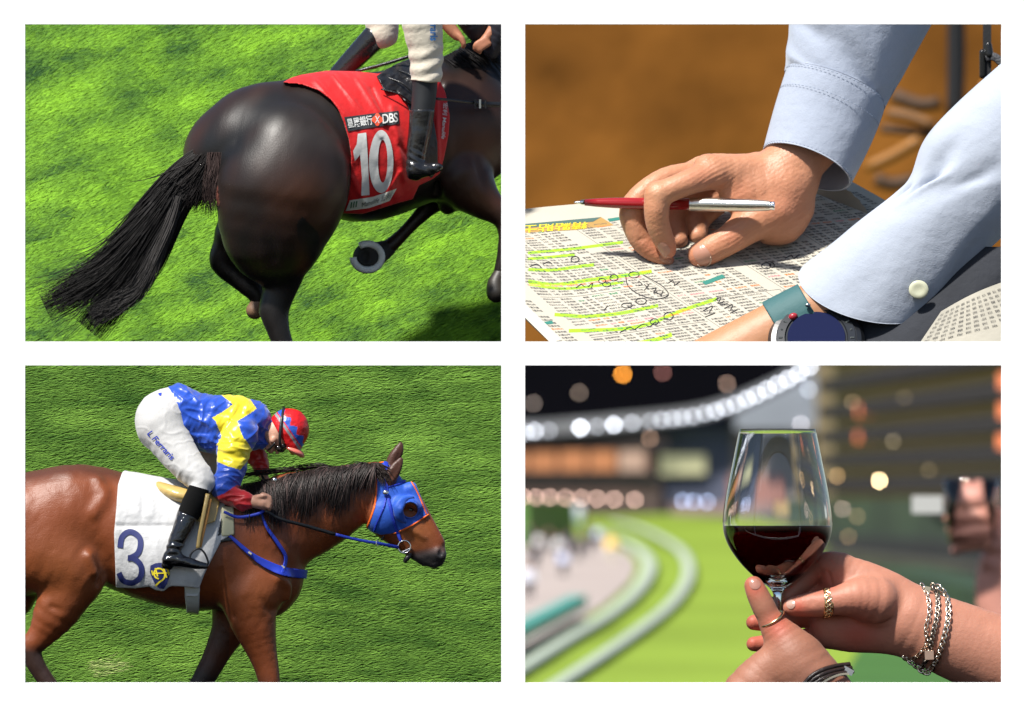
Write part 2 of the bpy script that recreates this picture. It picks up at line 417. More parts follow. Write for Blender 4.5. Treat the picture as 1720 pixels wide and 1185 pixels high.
# ================================================================ lower left: bay racehorse and jockey on turf
def panel3():
    before = set(bpy.data.objects)
    pan = Panel(442, 880, F+0.0)
    def gz(x, y): return 350-(y-880)*.15+2*smooth_noise(x, y, 0, 3, 2, .012)
    # turf
    m_g = mat('turf soil', (.035, .06, .012), rough=1, var=.4, vscale=6, bump=(9, .03))
    def gf(u, v):
        x = -260+u*1200; y = 560+v*640; y = np.maximum(y, 590)
        return np.column_stack([x, y, gz(x, y)])
    sheet(pan, 'ground', gf, 60, 40, m_g, kind='structure')
    m_b = mat('grass blades', vcol=True, rough=.7, spec=.15)
    def gc(x, y, r):
        n = smooth_noise(x*.45, y, 0, 5, 3, .07)+.7*smooth_noise(x*.3, y*1.2, 0, 8, 3, .16)
        b = np.clip(.52+.32*n+r.normal(0, .08, len(x)), .05, 1.15)[:, None]
        c = (1-b)*np.array([.022, .072, .006])+b*np.array([.135, .265, .034])
        dry = (smooth_noise(x*.5, y, 0, 21, 2, .05) > 1.15)[:, None]*r.uniform(0, .6, (len(x), 1))
        return c*(1-dry)+dry*np.array([.38, .40, .17])
    grass(pan, 'turf_grass', 'short green racecourse turf behind the bay horse', gz, (-260, 596, 900, 1190), 180000, 0, 22, 2.0, gc, m_b, lift=4)

    # ---------------- horse
    root = empty('racehorse', pan.w([300, 1170, 0]), 'chestnut bay racehorse in a blue hood carrying the number 3 cloth', 'horse')
    B = Body(pan)
    B.chain([(0, 910, 0, 100), (80, 888, 0, 100), (135, 874, 0, 94), (190, 888, 0, 95), (250, 905, 0, 101), (340, 922, 0, 104), (415, 915, 0, 96)], k=10, fz=.82)
    B.ell((120, 870, -28), (80, 84, 52), 10, 14)                       # gluteal mass
    B.ell((300, 940, -20), (120, 72, 70), 4, 20)                       # ribcage
    B.chain([(80, 930, -42, 66), (116, 950, -46, 58), (132, 974, -46, 42)], k=18, fz=.7)
    B.chain([(128, 968, -44, 44), (100, 1018, -44, 40), (72, 1064, -42, 24), (52, 1090, -42, 19), (66, 1125, -42, 15), (96, 1170, -42, 14), (112, 1200, -42, 13)], k=12, fz=.75)
    B.chain([(30, 940, 45, 60), (20, 1000, 45, 40), (-10, 1060, 45, 22), (-30, 1110, 45, 16)], k=10, fz=.8)
    B.chain([(432, 964, 0, 79), (424, 930, 0, 92)], k=16, fz=.72)       # chest
    B.ell((425, 985, -48), (54, 62, 36), 25, 16)                        # shoulder muscle
    B.ell((400, 920, -52), (52, 84, 28), 28, 14)                        # shoulder blade
    B.chain([(415, 915, 0, 92), (455, 888, 0, 82), (500, 868, 0, 76), (545, 852, 0, 65), (588, 832, 0, 52), (628, 818, 0, 42)], k=14, fz=.52)
    B.chain([(634, 822, 0, 40), (650, 846, 0, 43), (655, 866, 0, 41), (678, 886, 0, 37), (702, 908, 0, 30), (722, 926, 0, 24), (728, 932, 0, 22)], k=7, fz=.55)
    B.ell((646, 866, -10), (30, 33, 20), 0, 8)                          # jowl
    B.chain([(690, 822, -6, 10), (722, 880, -5, 9), (738, 912, -4, 10)], k=8, fz=1)  # nasal bone
    B.chain([(672, 846, -22, 9), (690, 846, -21, 8), (700, 852, -17, 6)], k=7)       # brow
    B.chain([(668, 872, -19, 5), (694, 892, -18, 5), (712, 904, -14, 4)], k=6)       # facial crest
    B.ell((738, 930, -9), (13, 11, 9), 50, 5)                           # nostril wing
    B.chain([(738, 944, 0, 7), (728, 949, 0, 6)], k=5)                    # upper lip
    B.chain([(694, 924, 0, 15), (706, 936, 0, 11), (712, 944, 0, 8)], k=5)           # lower jaw and lip
    B.chain([(742, 925, -15, 3.5), (740, 931, -16, 4.5)], k=3, sub=True)      # nostril
    B.chain([(696, 929, -17, 2.4), (708, 934, -16, 2.4), (720, 940, -13, 2.6), (728, 946, -10, 2.4)], k=3, sub=True)   # mouth line
    B.ell((688, 857, -29), (10, 7, 7), -10, 3, sub=True)                # eye socket
    # ears
    for (z, pts) in ((-17, [(652, 812, 10), (658, 798, 12), (668, 782, 9), (676, 768, 2)]), (14, [(652, 792, 9), (661, 772, 11), (670, 756, 9), (675, 742, 2)])):
        B.chain([(x, y, z, r) for x, y, r in pts], k=4, fz=.7)
    B.chain([(658, 802, -27, 4), (668, 785, -25, 4), (674, 773, -21, 1)], k=4, sub=True)
    B.chain([(666, 775, 5, 4), (672, 760, 6, 3.5), (675, 748, 9, 1)], k=4, sub=True)
    # forelegs
    B.chain([(418, 1000, -44, 46), (424, 1040, -46, 39), (434, 1075, -46, 30), (446, 1115, -46, 22), (453, 1150, -46, 18), (458, 1200, -46, 15)], k=14, fz=.8)
    B.chain([(402, 1015, 44, 46), (386, 1055, 44, 31), (366, 1095, 44, 23), (345, 1135, 44, 19), (318, 1180, 44, 16)], k=12, fz=.8)
    # furrows between the muscles
    for pts in ([(372, 960, -88, 3), (374, 1000, -80, 4), (392, 1036, -70, 3)], [(168, 920, -78, 3), (172, 955, -72, 4), (166, 980, -66, 4)],
                [(444, 1010, -84, 2), (455, 1026, -74, 5), (470, 1024, -60, 4)], [(400, 1048, -86, 2), (425, 1056, -86, 3), (448, 1040, -80, 2)],
                [(432, 1060, -78, 1.5), (440, 1090, -72, 2), (447, 1120, -68, 1)], [(455, 900, -70, 2), (490, 890, -62, 3), (540, 868, -50, 2)],
                [(420, 1065, -78, 1), (424, 1095, -73, 1.5), (434, 1120, -68, 1)], [(130, 1010, -86, 2), (112, 1028, -80, 3), (88, 1020, -72, 2)]):
        B.chain(pts, k=9, sub=True)
    for pts in ([(165, 808, -54, 2), (174, 836, -66, 3), (158, 862, -74, 2)], [(150, 935, -82, 2), (160, 962, -78, 2)], [(470, 970, -70, 2), (486, 985, -56, 3), (484, 1006, -50, 2)]):
        B.chain(pts, k=20)
    box = (-20, 730, -125, 770, 1180, 125); ax, f = B.field(box, 2.6)
    fr = Front(ax, f)
    m_coat = mat('bay coat', vcol=True, rough=.44, spec=.5, coat=0, coat_rough=.35, bump=[(26, .002), (240, .0012)], bstretch=(1, 1, 1), sheen=.05)
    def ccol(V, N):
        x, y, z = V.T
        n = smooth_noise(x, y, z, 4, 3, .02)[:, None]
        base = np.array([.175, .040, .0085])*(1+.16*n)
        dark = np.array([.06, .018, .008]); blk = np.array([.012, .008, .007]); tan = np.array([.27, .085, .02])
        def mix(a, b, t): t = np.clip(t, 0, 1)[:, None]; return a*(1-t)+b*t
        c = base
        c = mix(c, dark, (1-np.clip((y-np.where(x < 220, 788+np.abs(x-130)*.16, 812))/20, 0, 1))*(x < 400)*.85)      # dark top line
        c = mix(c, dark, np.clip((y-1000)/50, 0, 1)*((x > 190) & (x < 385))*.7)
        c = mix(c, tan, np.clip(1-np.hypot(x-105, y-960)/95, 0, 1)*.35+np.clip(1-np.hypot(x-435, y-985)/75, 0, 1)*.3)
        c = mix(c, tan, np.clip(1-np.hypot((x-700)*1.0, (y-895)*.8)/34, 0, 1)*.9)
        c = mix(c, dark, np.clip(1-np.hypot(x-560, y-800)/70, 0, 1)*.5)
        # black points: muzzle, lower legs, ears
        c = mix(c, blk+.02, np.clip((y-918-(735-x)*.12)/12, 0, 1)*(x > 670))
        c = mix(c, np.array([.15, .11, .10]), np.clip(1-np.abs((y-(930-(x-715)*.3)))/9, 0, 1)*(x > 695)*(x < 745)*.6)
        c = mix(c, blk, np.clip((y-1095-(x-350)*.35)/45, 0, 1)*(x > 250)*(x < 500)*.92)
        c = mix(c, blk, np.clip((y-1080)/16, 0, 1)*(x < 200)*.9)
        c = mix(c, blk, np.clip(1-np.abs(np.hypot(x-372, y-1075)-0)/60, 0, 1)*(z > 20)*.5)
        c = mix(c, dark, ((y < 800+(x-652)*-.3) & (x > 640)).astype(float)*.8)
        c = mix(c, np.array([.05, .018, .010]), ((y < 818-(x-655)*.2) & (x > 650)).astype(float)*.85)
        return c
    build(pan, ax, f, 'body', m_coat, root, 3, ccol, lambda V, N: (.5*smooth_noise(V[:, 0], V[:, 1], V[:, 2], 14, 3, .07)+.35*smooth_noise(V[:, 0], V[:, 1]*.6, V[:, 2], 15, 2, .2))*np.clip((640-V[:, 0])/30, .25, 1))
    # eye
    m_eye = mat('horse eye', (.01, .005, .003), rough=.05, spec=.8)
    E = Body(pan); zz = float(fr(688, 857)); E.ell((688, 857, zz+5), (9, 6.5, 6), -10, 1); a2, f2 = E.field((674, 845, zz-12, 702, 869, zz+16), 1.2); build(pan, a2, f2, 'eye', m_eye, root, 2)
    # hoof-free legs leave the opening; mane
    m_hair = mat('mane hair', vcol=True, rough=.5, spec=.3)
    r = np.random.RandomState(3); st = []
    crest = catmull(np.array([(408, 812, 0), (440, 806, 0), (480, 797, 0), (520, 788, 0), (560, 783, 0), (600, 778, 0), (632, 778, 0)], float), 12)
    for i in range(2200):
        t = r.uniform(0, 1)**.9*(len(crest)-1); j = int(min(t, len(crest)-2)); p = crest[j]*(1-(t-j))+crest[j+1]*(t-j)
        L = (54+18*math.sin(t*.35+1)+r.normal(0, 12))*(1 if p[0] > 450 else .85); L *= .55+.45*min(1, (640-p[0])/60)
        dx = -12+r.normal(0, 7)+(16 if p[0] < 470 else 0)-(p[0]-500)*.05; n = 8; u = np.linspace(0, 1, n)
        lock = math.sin(p[0]*.42)*3.2
        X = p[0]+dx*u+lock*u*2; Y = p[1]+2+L*u**1.05-5*np.sin(u*3.1); Z = np.array([min(float(fr(a, b)), 6) for a, b in zip(X, np.maximum(Y, p[1]+4))])-3-r.uniform(0, 6)-3*np.sin(u*3)-abs(lock)*.8
        Z[0] = r.uniform(-8, 10)
        c = np.array([.014, .009, .008])*r.uniform(.5, 1.5)+(np.array([.05, .03, .028]) if math.sin(p[0]*.55)+.4*r.normal() > .9 else 0)
        st.append((np.column_stack([X, Y, Z]), 1.15, .25, c))
    for i in range(70):     # wind-blown wisps along the withers
        x0 = r.uniform(430, 560); y0 = 800-(x0-430)*.13; u = np.linspace(0, 1, 8); L = r.uniform(30, 80)
        st.append((np.column_stack([x0-L*u, y0-6*np.sin(u*2.5)+u*r.uniform(0, 16), -4+r.uniform(-14, 14)*u]), .8, .3, np.array([.02, .013, .011])))
    for i in range(90):     # forelock over the poll
        u = np.linspace(0, 1, 6); x0 = r.uniform(622, 638)
        st.append((np.column_stack([x0+u*r.uniform(5, 24), 778+u*r.uniform(8, 40), -18*u-12+r.uniform(-3, 3)+0*u]), 1.3, .3, np.array([.02, .012, .01])))
    hair(pan, 'mane', st, m_hair, root)
    # ---------------- hood (tack is a thing of its own, with its parts)
    def shell(name, P, t, material, parent, res=1.5, box=None, body=B, color=None, disp=None, holes=(), soft=0, it=1, **kw):
        P = np.asarray(P, float)
        bb = box or (P[:, 0].min()-6, P[:, 1].min()-6, -110, P[:, 0].max()+6, P[:, 1].max()+6, 110)
        a, g = body.field(bb, res); X = a[0][:, None]; Y = a[1][None, :]
        tt = t(X, Y) if callable(t) else t
        g = g-(tt[:, :, None] if hasattr(tt, 'shape') else tt)
        pd = poly_sdf(X, Y, P)
        for (hx, hy, hr) in holes: pd = np.maximum(pd, hr-np.hypot(X-hx, Y-hy))
        g = np.maximum(g, pd[:, :, None])
        o = build(pan, a, g, name, material, parent, it, color, disp, **kw)
        return o, Front(a, g)
    def band(name, P, t, material, parent, res=1.2, body=B, zmax=200, zmin=-110, it=1, **kw):
        P = np.asarray(P, float); w = P[:, 2].max()
        bb = (P[:, 0].min()-w-4, P[:, 1].min()-w-4, zmin, P[:, 0].max()+w+4, P[:, 1].max()+w+4, min(zmax, 110))
        a, g = body.field(bb, res); X = a[0][:, None]; Y = a[1][None, :]
        g = np.maximum(g-t, line_d(X, Y, P)[:, :, None])
        if zmax < 200: g = np.maximum(g, a[2][None, None, :]-zmax)
        return build(pan, a, g, name, material, parent, it, None, None, **kw)
    H = Body(pan); H.pr = [p for p in B.pr if not p[4]]
    keep = [i for i, p in enumerate(H.pr)]
    ears = set()
    H.pr = [p for p in H.pr if not (p[0] == 'c' and p[1][-1][1] < 775 and p[1][0][1] < 830 and p[1][0][0] > 640 and p[1][:, 3].max() < 14)]
    m_blue = mat('royal blue cloth', (.012, .075, .42), rough=.55, spec=.4, bump=[(14, .006), (300, .0006)], sheen=.2, var=.12, vscale=12)
    m_or = mat('orange binding', (.70, .12, .012), rough=.6, bump=(120, .001))
    hood = empty('blinker_hood', pan.w([650, 860, -10]), 'bright blue blinker hood with orange edging on the head of the bay horse', 'horse hood')
    HP = [(627, 783), (640, 777), (660, 777), (684, 793), (698, 812), (708, 838), (719, 864), (706, 874), (693, 882), (676, 890), (661, 896), (640, 899), (624, 894), (615, 886), (623, 864), (629, 845), (631, 820), (629, 800)]
    _, hf = shell('hood_cloth', HP, lambda X, Y: 2.2+.35*smooth_noise(X, Y, 0*X, 9, 2, .09), m_blue, hood, res=1.3, body=H, holes=[(689, 857, 13.5)])
    band('edging', [(628, 786, 1.7), (632, 815, 1.7), (630, 845, 1.7), (624, 866, 1.7), (616, 887, 1.7)], 3.4, m_or, hood, body=H)
    band('edging', [(661, 897, 1.4), (680, 889, 1.5), (700, 878, 1.6), (719, 865, 1.6)], 3.4, m_or, hood, body=H)
    band('edging', [(690, 808, 1.3), (700, 826, 1.4), (709, 846, 1.4), (716, 864, 1.3)], 3.4, m_or, hood, body=H, zmax=0)
    band('edging', [(628, 781, 1.5), (642, 777, 1.5), (660, 777, 1.5), (672, 785, 1.3), (684, 795, 1.2)], 3.4, m_or, hood, body=H, zmax=0)
    # blinker cup: half ring standing off the eye hole
    C = Body(pan); zz = float(hf(672, 857))
    C.chain([(692, 836, zz+4, 4), (676, 840, zz-3, 6), (667, 853, zz-8, 6), (669, 868, zz-6, 6), (680, 876, zz+1, 4)], k=4, n=4)
    C.chain([(680, 842, zz-2, 4), (673, 856, zz-12, 4.5), (676, 868, zz-6, 4)], k=4)
    a, g = C.field((655, 826, zz-30, 705, 888, zz+20), 1.2); build(pan, a, g, 'eye_cup', m_blue, hood, 2)
    t = tube(pan, 'hole_rim', [(689+14*math.cos(q), 857+14*math.sin(q), float(hf(689+15*math.cos(q), 857+15*math.sin(q)))-1, 1.3) for q in np.linspace(0, 2*math.pi, 17)[:-1]], m_blue, hood, n=1, closed=True, seg=6)
    # bridle
    m_bl2 = mat('blue strap', (.012, .035, .38), rough=.5, bump=(200, .0006)); m_met = mat('polished steel', (.75, .74, .72), rough=.16, metal=1)
    m_blk = mat('black leather', (.012, .012, .013), rough=.4, bump=(150, .001))
    br = empty('bridle', pan.w([665, 900, -30]), 'blue bridle and bit worn over the hood of the bay horse', 'bridle')
    band('cheek_strap', [(648, 779, 4.5), (648, 805, 4.2), (649, 826, 3.6)], 5.2, m_bl2, br, body=H, zmax=0)
    band('cheek_strap', [(650, 828, 2.6), (657, 860, 2.6), (664, 885, 2.4), (668, 897, 2.2)], 5.0, m_bl2, br, body=H, zmax=0)
    band('throat_latch', [(649, 828, 1.5), (645, 850, 1.5), (632, 880, 1.5), (628, 893, 1.5)], 4.4, m_bl2, br, body=H, zmax=0)
    band('brow_band', [(653, 818, 1.8), (672, 812, 1.8), (690, 802, 1.8)], 4.6, m_bl2, br, body=H, zmax=0)
    zb = float(fr(672, 910))
    tube(pan, 'cheek_strap', [(668, 895, zb-5, 2.8), (671, 904, zb-6, 2.8), (674, 911, zb-6, 2.4)], m_bl2, br, flat=.5)
    zk = float(hf(648, 828)); Bk = Body(pan); Bk.ell((648, 828, zk-5), (5.5, 4.5, 3), 0, 1); a, g = Bk.field((638, 818, zk-12, 658, 838, zk+4), 1.0); build(pan, a, g, 'buckle', m_met, br, 1)
    for (cx, cy, rr) in ((679, 919, 10.5),):
        tube(pan, 'bit_ring', [(cx+rr*math.cos(q), cy+rr*math.sin(q), zb-6, 1.3) for q in np.linspace(0, 2*math.pi, 25)[:-1]], m_met, br, n=1, closed=True, seg=8)
    tube(pan, 'bit_bar', [(676, 928, zb-6, 1.5), (688, 922, zb-3, 1.6), (694, 922, zb+6, 1.8)], m_met, br)
    tube(pan, 'lip_strap', [(655, 893, zb-2, 1.4), (646, 900, zb+2, 1.5), (640, 908, zb+2, 1.3)], m_blk, br)
    tube(pan, 'tongue_tie', [(690, 931, zb+2, 4), (684, 938, zb-2, 4.5), (679, 945, zb-2, 3)], m_blk, br)
    # reins
    rr_ = empty('reins', pan.w([560, 890, -60]), 'black rubber reins with blue ends running from the bit to the fists of the rider', 'reins')
    tube(pan, 'rein_grip', [(446, 858, -88, 2.6), (470, 872, -80, 2.8), (515, 884, -62, 3), (563, 898, -50, 3.2)], m_blk, rr_, flat=.6)
    tube(pan, 'rein_strap', [(563, 898, -50, 2.6), (600, 907, -46, 2.4), (640, 914, -42, 2.6), (669, 920, zb-6, 3.0)], m_bl2, rr_, flat=.6)
    tube(pan, 'keeper_ring', [(634+2.2*math.cos(q), 913+4.6*math.sin(q), -43+2*math.cos(q), .9) for q in np.linspace(0, 6.28, 13)[:-1]], m_met, rr_, n=1, closed=True)
    # breast collar
    bc = empty('breast_collar', pan.w([450, 930, -70]), 'blue webbing breast collar across the chest of the bay horse', 'breast collar')
    band('chest_strap', [(358, 877, 2.4), (388, 902, 2.8), (420, 930, 4), (446, 947, 6.5), (478, 960, 7.5), (520, 966, 7.5)], 4.5, m_bl2, bc, body=B, zmax=10)
    band('neck_strap', [(440, 862, 2.2), (447, 884, 2.6), (466, 912, 3.2), (480, 936, 3), (475, 960, 3.2)], 4.8, m_bl2, bc, body=B, zmax=0)
    for (x, y) in ((420, 929), (475, 952)):
        z = float(fr(x, y)); V, Fc = box_geo((x, y, z-7), (3.2, 1.6, 1.6), .6); make_mesh('slider', pan.w(V), Fc, m_met, bc, smooth=False)
    tube(pan, 'yoke_strap', [(376, 860, -84, 2.4), (400, 869, -85, 2.6), (432, 864, -84, 2.6), (446, 856, -80, 2.4)], m_bl2, bc, flat=.5)
    # number cloth
    m_wh = mat('white nylon cloth', (.45, .45, .455), rough=.55, spec=.4, bump=[(10, .010), (34, .003)], sheen=.2)
    nc = empty('number_cloth', pan.w([270, 900, -95]), 'white saddlecloth with a dark blue number 3 under the gold saddle', 'saddlecloth')
    CP = [(206, 793), (216, 786), (232, 794), (262, 800), (300, 806), (345, 812), (392, 840), (393, 897), (382, 903), (372, 909), (357, 938), (344, 964), (335, 988), (311, 985), (290, 984), (284, 986), (276, 993), (262, 991), (252, 985), (228, 988), (196, 987), (195, 950), (193, 895), (197, 850), (199, 815)]
    def ct(X, Y):
        X, Y = np.broadcast_arrays(X, Y)
        fall = np.clip((Y-880)/110, 0, 1)
        t = 5+8*fall+(1.2+1.6*fall)*smooth_noise(X, Y*.5, 0*X, 12, 3, .05)
        t = t+2.2*np.exp(-((X-(262+.1*(Y-900)))/5)**2)*fall-2.5*np.exp(-((Y-884)/4.)**2)*(X < 300)
        for (a, b, c, d) in ((211, 832, 237, 868), (243, 838, 260, 870)): t = t+1.6*(1/(1+np.exp(-(8-np.maximum(np.abs(X-(a+c)/2)-(c-a)/2+8, np.abs(Y-(b+d)/2)-(d-b)/2+8))/1.2)))
        return t
    NB = Body(pan); NB.pr = [p for p in B.pr if not p[4] and p[1][0][0] < 430 if p[0] == 'c'] ; NB.pr = [p for p in NB.pr if p[3] > .7 or True]
    NB.pr = [B.pr[0], B.pr[2]]
    _, cf = shell('cloth', CP, ct, m_wh, nc, res=1.8, body=NB)
    m_nv = mat('navy print', (.018, .025, .12), rough=.6); m_ye = mat('yellow print', (.75, .62, .03), rough=.6)
    # digit 3
    c3 = [(203, 920), (206, 903), (216, 894), (226, 895), (236, 904), (237, 918), (232, 930), (220, 937), (216, 937)]
    c3b = [(216, 937), (226, 938), (237, 948), (239, 962), (234, 973), (222, 979), (208, 975), (201, 962)]
    def ribbon(P, wd, ns=6):
        P = catmull(np.array(P, float), ns); T = np.gradient(P, axis=0); T /= np.linalg.norm(T, axis=1)[:, None]; N = np.column_stack([-T[:, 1], T[:, 0]])
        w_ = np.broadcast_to(wd, (len(P),))[:, None]
        V = np.stack([P+N*w_, P, P-N*w_], 1).reshape(-1, 2); Tt = []
        for i in range(len(P)-1):
            for j in (0, 1): a = i*3+j; Tt += [(a, a+1, a+4), (a, a+4, a+3)]
        return V, np.array(Tt)
    def lay(name, V2, T, zf, m, par, lift=1.0, mx=5):
        P, T = subdiv(np.asarray(V2, float), np.asarray(T), mx); Z = zf(P[:, 0], P[:, 1])-lift
        return make_mesh(name, pan.w(np.column_stack([P, Z])), T, m, par)
    Va, Ta = ribbon(c3, 4.7); Vb, Tb = ribbon(c3b, 4.7); lay('number', np.vstack([Va, Vb]), np.vstack([Ta, Tb+len(Va)]), cf, m_nv, nc, 1.4)
    sh = [(254, 950), (262, 946), (270, 945), (279, 947), (286, 953), (286, 966), (282, 980), (276, 989), (268, 988), (259, 976), (253, 962)]
    lay('crest', np.array([(270, 966)]+sh, float), [(0, i+1, (i+1) % len(sh)+1) for i in range(len(sh))], cf, m_nv, nc, 1.6)
    em = [([(266, 980), (268, 978), (276, 972), (278, 964), (273, 956), (265, 955), (260, 961), (262, 969), (268, 972)], 1.3), ([(262, 954), (266, 968)], 1.2), ([(276, 954), (281, 970)], 1.2), ([(258, 963), (286, 962)], 1.1), ([(256, 958), (258, 966)], 1.2), ([(283, 957), (285, 966)], 1.2), ([(262, 984), (268, 978)], 1.4)]
    L = [ribbon(p, wv, 3) for p, wv in em]; o = 0; VV = []; TT = []
    for v_, t_ in L: VV.append(v_); TT.append(t_+o); o += len(v_)
    lay('monogram', np.vstack(VV), np.vstack(TT), cf, m_ye, nc, 2.3, 4)
    # saddle pad (cream) in front of the cloth and girth
    m_cr = mat('cream pad', (.42, .41, .27), rough=.6)
    sp = empty('saddle_pad', pan.w([385, 880, -90]), 'cream foam pad with black edge showing before the gold saddle', 'saddle pad')
    shell('pad', [(372, 850), (393, 852), (394, 899), (372, 902)], 9, m_cr, sp, res=2, body=NB)
    shell('pad_edge', [(378, 846), (388, 850), (383, 880), (372, 900), (366, 906), (390, 902), (392, 909), (362, 912), (370, 880)], 7, m_blk, sp, res=1.6, body=NB)
    gi = empty('girth', pan.w([323, 1000, -95]), 'white elastic girth strap with buckles round the belly of the bay horse', 'girth')
    m_gw = mat('white elastic', (.60, .63, .61), rough=.35, spec=.6, bump=(60, .001))
    shell('webbing', [(310, 955), (338, 955), (336, 995), (334, 1036), (314, 1033), (311, 1000)], 6.5, m_gw, gi, res=1.6, body=NB)
    for y in (999, 1026):
        z = float(fr(323, y)); V, Fc = box_geo((323, y, z-9), (9.5, 1.8, 2), .05); make_mesh('buckle', pan.w(V), Fc, m_wh, gi, smooth=False)
    # saddle
    m_go = mat('gold leather', (.45, .31, .10), rough=.32, spec=.6, coat=.3, bump=[(12, .004), (90, .0008)])
    m_go2 = mat('tan strap leather', (.42, .19, .04), rough=.4, bump=(80, .001))
    sd = empty('saddle', pan.w([320, 840, -60]), 'small pale gold racing saddle under the rider in blue and yellow', 'saddle')
    Sd = Body(pan)
    Sd.chain([(258, 812, -20, 6), (275, 822, -40, 11), (300, 832, -52, 14), (325, 836, -50, 14), (350, 832, -40, 14), (372, 822, -20, 12)], k=8, fz=2.0)
    Sd.chain([(258, 812, 10, 6), (300, 828, 20, 14), (350, 826, 20, 14), (372, 820, 8, 12)], k=8, fz=2.0)
    a, g = Sd.field((245, 795, -100, 395, 862, 70), 1.8); build(pan, a, g, 'seat', m_go, sd, 2)
    _, sf = shell('flap', [(352, 820), (372, 826), (366, 860), (362, 876), (345, 882), (330, 874), (336, 845)], 16, m_go, sd, res=1.6, body=NB)
    stp = empty('stirrup', pan.w([333, 930, -125]), 'black iron stirrup on gold leathers holding the glossy boot of the rider', 'stirrup')
    zs = -118
    tube(pan, 'stirrup_leather', [(349, 830, -104, 3.6), (343, 860, -114, 3.4), (336, 895, -120, 3.2), (332, 922, -122, 3.2)], m_go, stp, flat=.4)
    tube(pan, 'stirrup_leather', [(353, 838, -102, 3.2), (347, 870, -112, 3), (340, 900, -117, 2.8), (336, 920, -118, 2.6)], m_go2, stp, flat=.4)
    ir = [(319, 945), (320, 933), (326, 925), (334, 922), (341, 926), (347, 936), (349, 948), (334, 952)]
    tube(pan, 'iron', [(x, y, zs-4, 1.7) for x, y in ir], m_blk, stp, n=4, closed=False, seg=8)

    # ---------------- jockey
    jk = empty('person', pan.w([320, 950, -60]), 'jockey crouching in blue and yellow silks, red sleeves and red cap', 'person')
    m_skin = mat('skin pale', (.46, .25, .175), rough=.45, spec=.4, bump=(60, .0015), sss=.08, var=.08, vscale=20)
    J = Body(pan)
    J.chain([(300, 712, 0, 26), (345, 710, 0, 28), (390, 706, 0, 30), (425, 712, 0, 26), (446, 724, -2, 14), (458, 732, -2, 15)], k=10, fz=1.05)   # trunk and neck
    J.ell((471, 728, -2), (27, 24, 19), 40, 8)           # skull
    J.chain([(462, 742, -3, 13), (472, 752, -3, 9)], k=6, fz=1.1)    # face and jaw
    J.chain([(467, 758, -3, 3), (465, 762, -3, 2.5)], k=3)          # nose / chin profile
    J.chain([(455, 756, -3, 6), (450, 752, -3, 6)], k=4)
    J.ell((459, 739, -20), (5, 6.5, 3), 30, 2)             # ear
    # limbs under the clothes
    J.chain([(280, 712, -20, 26), (302, 764, -42, 18), (332, 802, -68, 12), (322, 862, -96, 12), (300, 905, -106, 9), (294, 930, -112, 7), (325, 946, -116, 4)], k=6)
    J.chain([(285, 712, 20, 24), (325, 762, 48, 14), (348, 798, 70, 11), (330, 860, 92, 10), (300, 905, 104, 8)], k=6)
    J.chain([(402, 735, -38, 20), (388, 790, -52, 15), (379, 822, -62, 13), (398, 838, -70, 10.5), (418, 843, -78, 7.5), (428, 844, -80, 8.5)], k=6)
    J.chain([(415, 735, 34, 20), (430, 775, 36, 11), (440, 792, 30, 8.5), (446, 806, 18, 6.5), (450, 816, 8, 7)], k=6)
    # near hand: fist with curled fingers
    J.chain([(424, 842, -80, 9), (436, 843, -82, 12.5), (445, 845, -82, 12.5)], k=5, fz=.9)
    J.ell((443, 845, -89), (9, 9, 6), 0, 3)
    for i, (dx, dy) in enumerate(((6, -8), (8, -2), (7, 5), (4, 11))):
        J.chain([(438+dx*.6, 838+dy*.8, -86, 4.6), (449+dx*.6, 843+dy*.8, -90, 4.3), (450+dx*.3, 848+dy*.7, -82, 3.8), (443, 850+dy*.6, -78, 3.4)], k=1.6)
    J.chain([(432, 836, -88, 4.5), (442, 833, -93, 4.2), (450, 834, -90, 3.4)], k=2)
    # far hand
    J.chain([(450, 812, 6, 7), (455, 820, 2, 8)], k=4)
    for i in range(4): J.chain([(452+i*2, 812+i*3, -2, 4), (461+i*1.0, 816+i*3, -6, 3.6), (460, 822+i*2.4, -10, 3.2)], k=1.5)
    J.chain([(450, 806, -2, 4), (458, 808, -8, 3.5)], k=2)
    a, g = J.field((240, 655, -140, 500, 965, 130), 1.8); build(pan, a, g, 'body', m_skin, jk, 1)
    # trousers
    m_tr = mat('white breeches', (.44, .435, .43), rough=.6, spec=.2, sheen=.15, bump=[(40, .002)], bstretch=(1, 1, .6))
    T = Body(pan)
    T.chain([(292, 690, 0, 40), (275, 703, -6, 47), (272, 718, -10, 43)], k=12, fz=1.15)
    T.chain([(272, 716, -26, 40), (293, 752, -40, 34), (318, 786, -58, 28), (338, 806, -72, 22), (337, 822, -84, 16.5), (335, 829, -88, 16)], k=7, fz=.95)
    T.chain([(285, 716, 26, 38), (330, 756, 44, 26), (352, 786, 58, 21), (357, 802, 66, 18), (346, 822, 76, 15)], k=8)
    T.ell((348, 808, -76), (14, 14, 12), 0, 6)
    def tdisp(V, N):
        x, y, z = V.T
        u = (x+y*1.5)*.7; r1 = smooth_noise(x*.8-y*.3, y*1.2+x*.5, z*.6, 26, 2, .10); return .6*np.exp(-(r1/.16)**2)+.35*smooth_noise(x*.6, y*1.3, z*.5, 2, 3, .10)+1.2*np.sin((y-x*.5)*.22)*np.exp(-((y-806)/18.)**2)
    a, g = T.field((222, 640, -125, 385, 850, 100), 1.6)
    X = a[0][:, None, None]; Y = a[1][None, :, None]
    g = np.maximum(g, (Y-(831-(X-335)*.18))*.95)
    trf = Front(a, g); build(pan, a, g, 'breeches', m_tr, jk, 2, None, tdisp)
